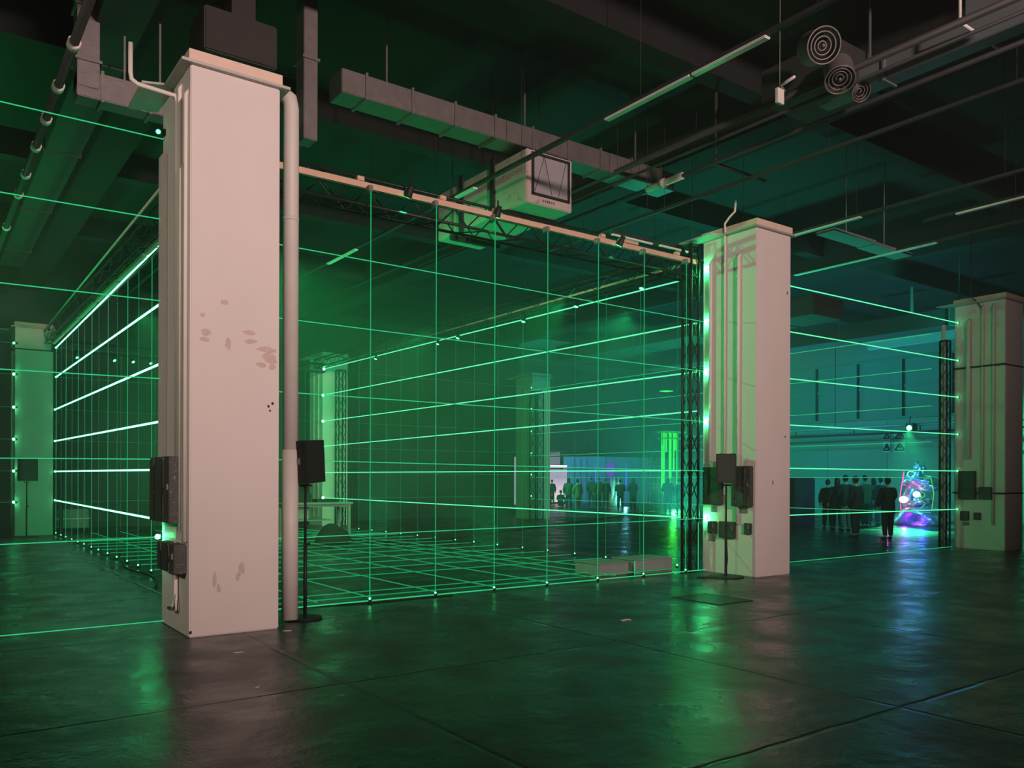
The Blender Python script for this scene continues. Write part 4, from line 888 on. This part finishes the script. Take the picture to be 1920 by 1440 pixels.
    for s in (-1, 1):
        an, toe = Vector(legj[s][2]), Vector(legj[s][3]); m = MB()
        bm = bmesh.new(); bmesh.ops.create_uvsphere(bm, u_segments=14, v_segments=10, radius=1); dd = Vector((toe.x - an.x, toe.y - an.y, 0)); L_ = dd.length; dd.normalize(); sdv = Vector((dd.y, -dd.x, 0))
        cc = Vector((an.x, an.y, 0)) + dd * .06
        for vv in bm.verts:
            q = cc + dd * vv.co.y * .145 + sdv * vv.co.x * .05 + Vector((0, 0, max(0, .045 + vv.co.z * (.055 if vv.co.y < 0 else .04)))); vv.co = W(q)
        m.bm(bm, True); m.build('shoe', shoe_m, t)
    if hair != 'none':
        bm = bmesh.new(); bmesh.ops.create_uvsphere(bm, u_segments=18, v_segments=14, radius=1)
        for vv in bm.verts:
            x_, y_, z_ = vv.co; q = Vector((x_ * .088, y_ * .104 - .014, z_ * .122 + .012))
            if y_ > .35 and z_ < .35: q.y *= .55
            if hair == 'long' and z_ < 0 and y_ < .35: q.z -= .16 * (-z_); q.x *= 1.15
            elif z_ < -.1: q *= .86
            vv.co = W(hc + q)
        MB().bm(bm, True).build('hair', hair_m, t)
    if hair == 'long' and False: pass
    return t
PI = math.pi
fcam = -YAW
A_ = [
 (1665, 1012, 1.72, fcam + .1, 'black', 'navy', 'person in dark jacket and trousers standing alone before the glowing sculpture', dict(arm=1, stride=.06)),
 (1605, 1008, 1.75, fcam + .5, 'black', 'black', 'person in black at the front of the dark crowd, left of the lone figure', dict(stride=.05)),
 (1552, 992, 1.66, fcam - .4, 'black', 'black', 'leftmost person of the dark crowd in a black coat', dict()),
 (1570, 994, 1.72, fcam, 'navy', 'black', 'person in a navy coat, second from the left in the dark crowd', dict(hair='long')),
 (1586, 996, 1.8, fcam + .2, 'black', 'grey', 'tall person in grey trousers in the middle of the dark crowd', dict(arm=2)),
 (1622, 990, 1.8, fcam + .6, 'olive', 'black', 'person in an olive top behind the crowd with lit hair', dict()),
 (1638, 984, 1.75, fcam - .6, 'teal', 'jean', 'person in a teal top between the crowd and the lone figure', dict(hair='long')),
 (1652, 985, 1.75, fcam + .3, 'navy', 'jean', 'person in blue lit clothes close behind the lone figure', dict()),
 (1252, 966, 1.76, fcam, 'black', 'black', 'hooded person in black standing before the green column', dict(hair='long', arm=2)),
 (1274, 964, 1.70, fcam + .3, 'navy', 'black', 'person in a dark jacket at the right of the green column', dict()),
 (1187, 962, 1.74, fcam + .4, 'black', 'black', 'rightmost dark figure of the group before the blue backdrop', dict(hair='long', arm=2)),
 (1163, 958, 1.66, fcam - .2, 'black', 'black', 'short haired figure right of the white sculpture with arms folded', dict(arm=2)),
 (1136, 953, 1.70, fcam, 'black', 'navy', 'figure left of the white sculpture wearing a dark jacket', dict()),
 (1122, 955, 1.78, fcam + .5, 'brown', 'black', 'figure in a brown jacket in the centre pair', dict()),
 (1109, 951, 1.82, fcam - .2, 'teal', 'jean', 'figure in a teal jacket in the centre pair', dict(arm=1)),
 (1083, 960, 1.66, fcam + .4, 'yellow', 'grey', 'figure in a yellow green top with back to the camera', dict(stride=.1)),
 (1066, 958, 1.74, fcam - .3, 'brown', 'black', 'figure in a brown coat beside the white screen', dict(hair='long', arm=1)),
 (1035, 945, 1.62, fcam + .2, 'black', 'black', 'slim dark figure standing against the white screen', dict()),
]
for i, (px, py, H, fc_, top, bot, lab, kw) in enumerate(A_): person(px, py, H, fc_, top, bot, lab, seed=i, **kw)
person(1029, 950, 1.7, fcam + .3, 'black', 'black', 'dark person sitting on the floor at the left of the white screen', pose='sit', seed=31)
person(1051, 950, 1.7, fcam - .5, 'navy', 'black', 'dark person sitting on the floor at the right of the white screen', pose='sit', seed=32)

# ------------------------------------------------------------------ haze
def haze(lo, hi, dens, label, an=.2):
    m = bpy.data.materials.new('haze'); m.use_nodes = True; nt = m.node_tree; nt.nodes.clear()
    v = nt.nodes.new('ShaderNodeVolumeScatter'); v.inputs['Density'].default_value = dens; v.inputs['Anisotropy'].default_value = an
    o_ = nt.nodes.new('ShaderNodeOutputMaterial'); nt.links.new(v.outputs[0], o_.inputs['Volume'])
    o = MB().box(lo, hi).build('stage_haze', m); tag(o, label, 'haze'); o['kind'] = 'stuff'; return o
haze((XLP + .1, FYP + .2, .1), (XRP - .3, RB - .8, 5.3), .010, 'thicker stage haze hanging inside the light cage')
haze((X2 + 1.1, FYP + .2, .1), (X3 - .4, RB - .8, 5.5), .012, 'teal lit stage haze in the bay right of the middle pillar')
haze((-11, FYP + 1.5, .1), (XLP - .5, RB - .8, 6.2), .012, 'green lit stage haze left of the nearest pillar')
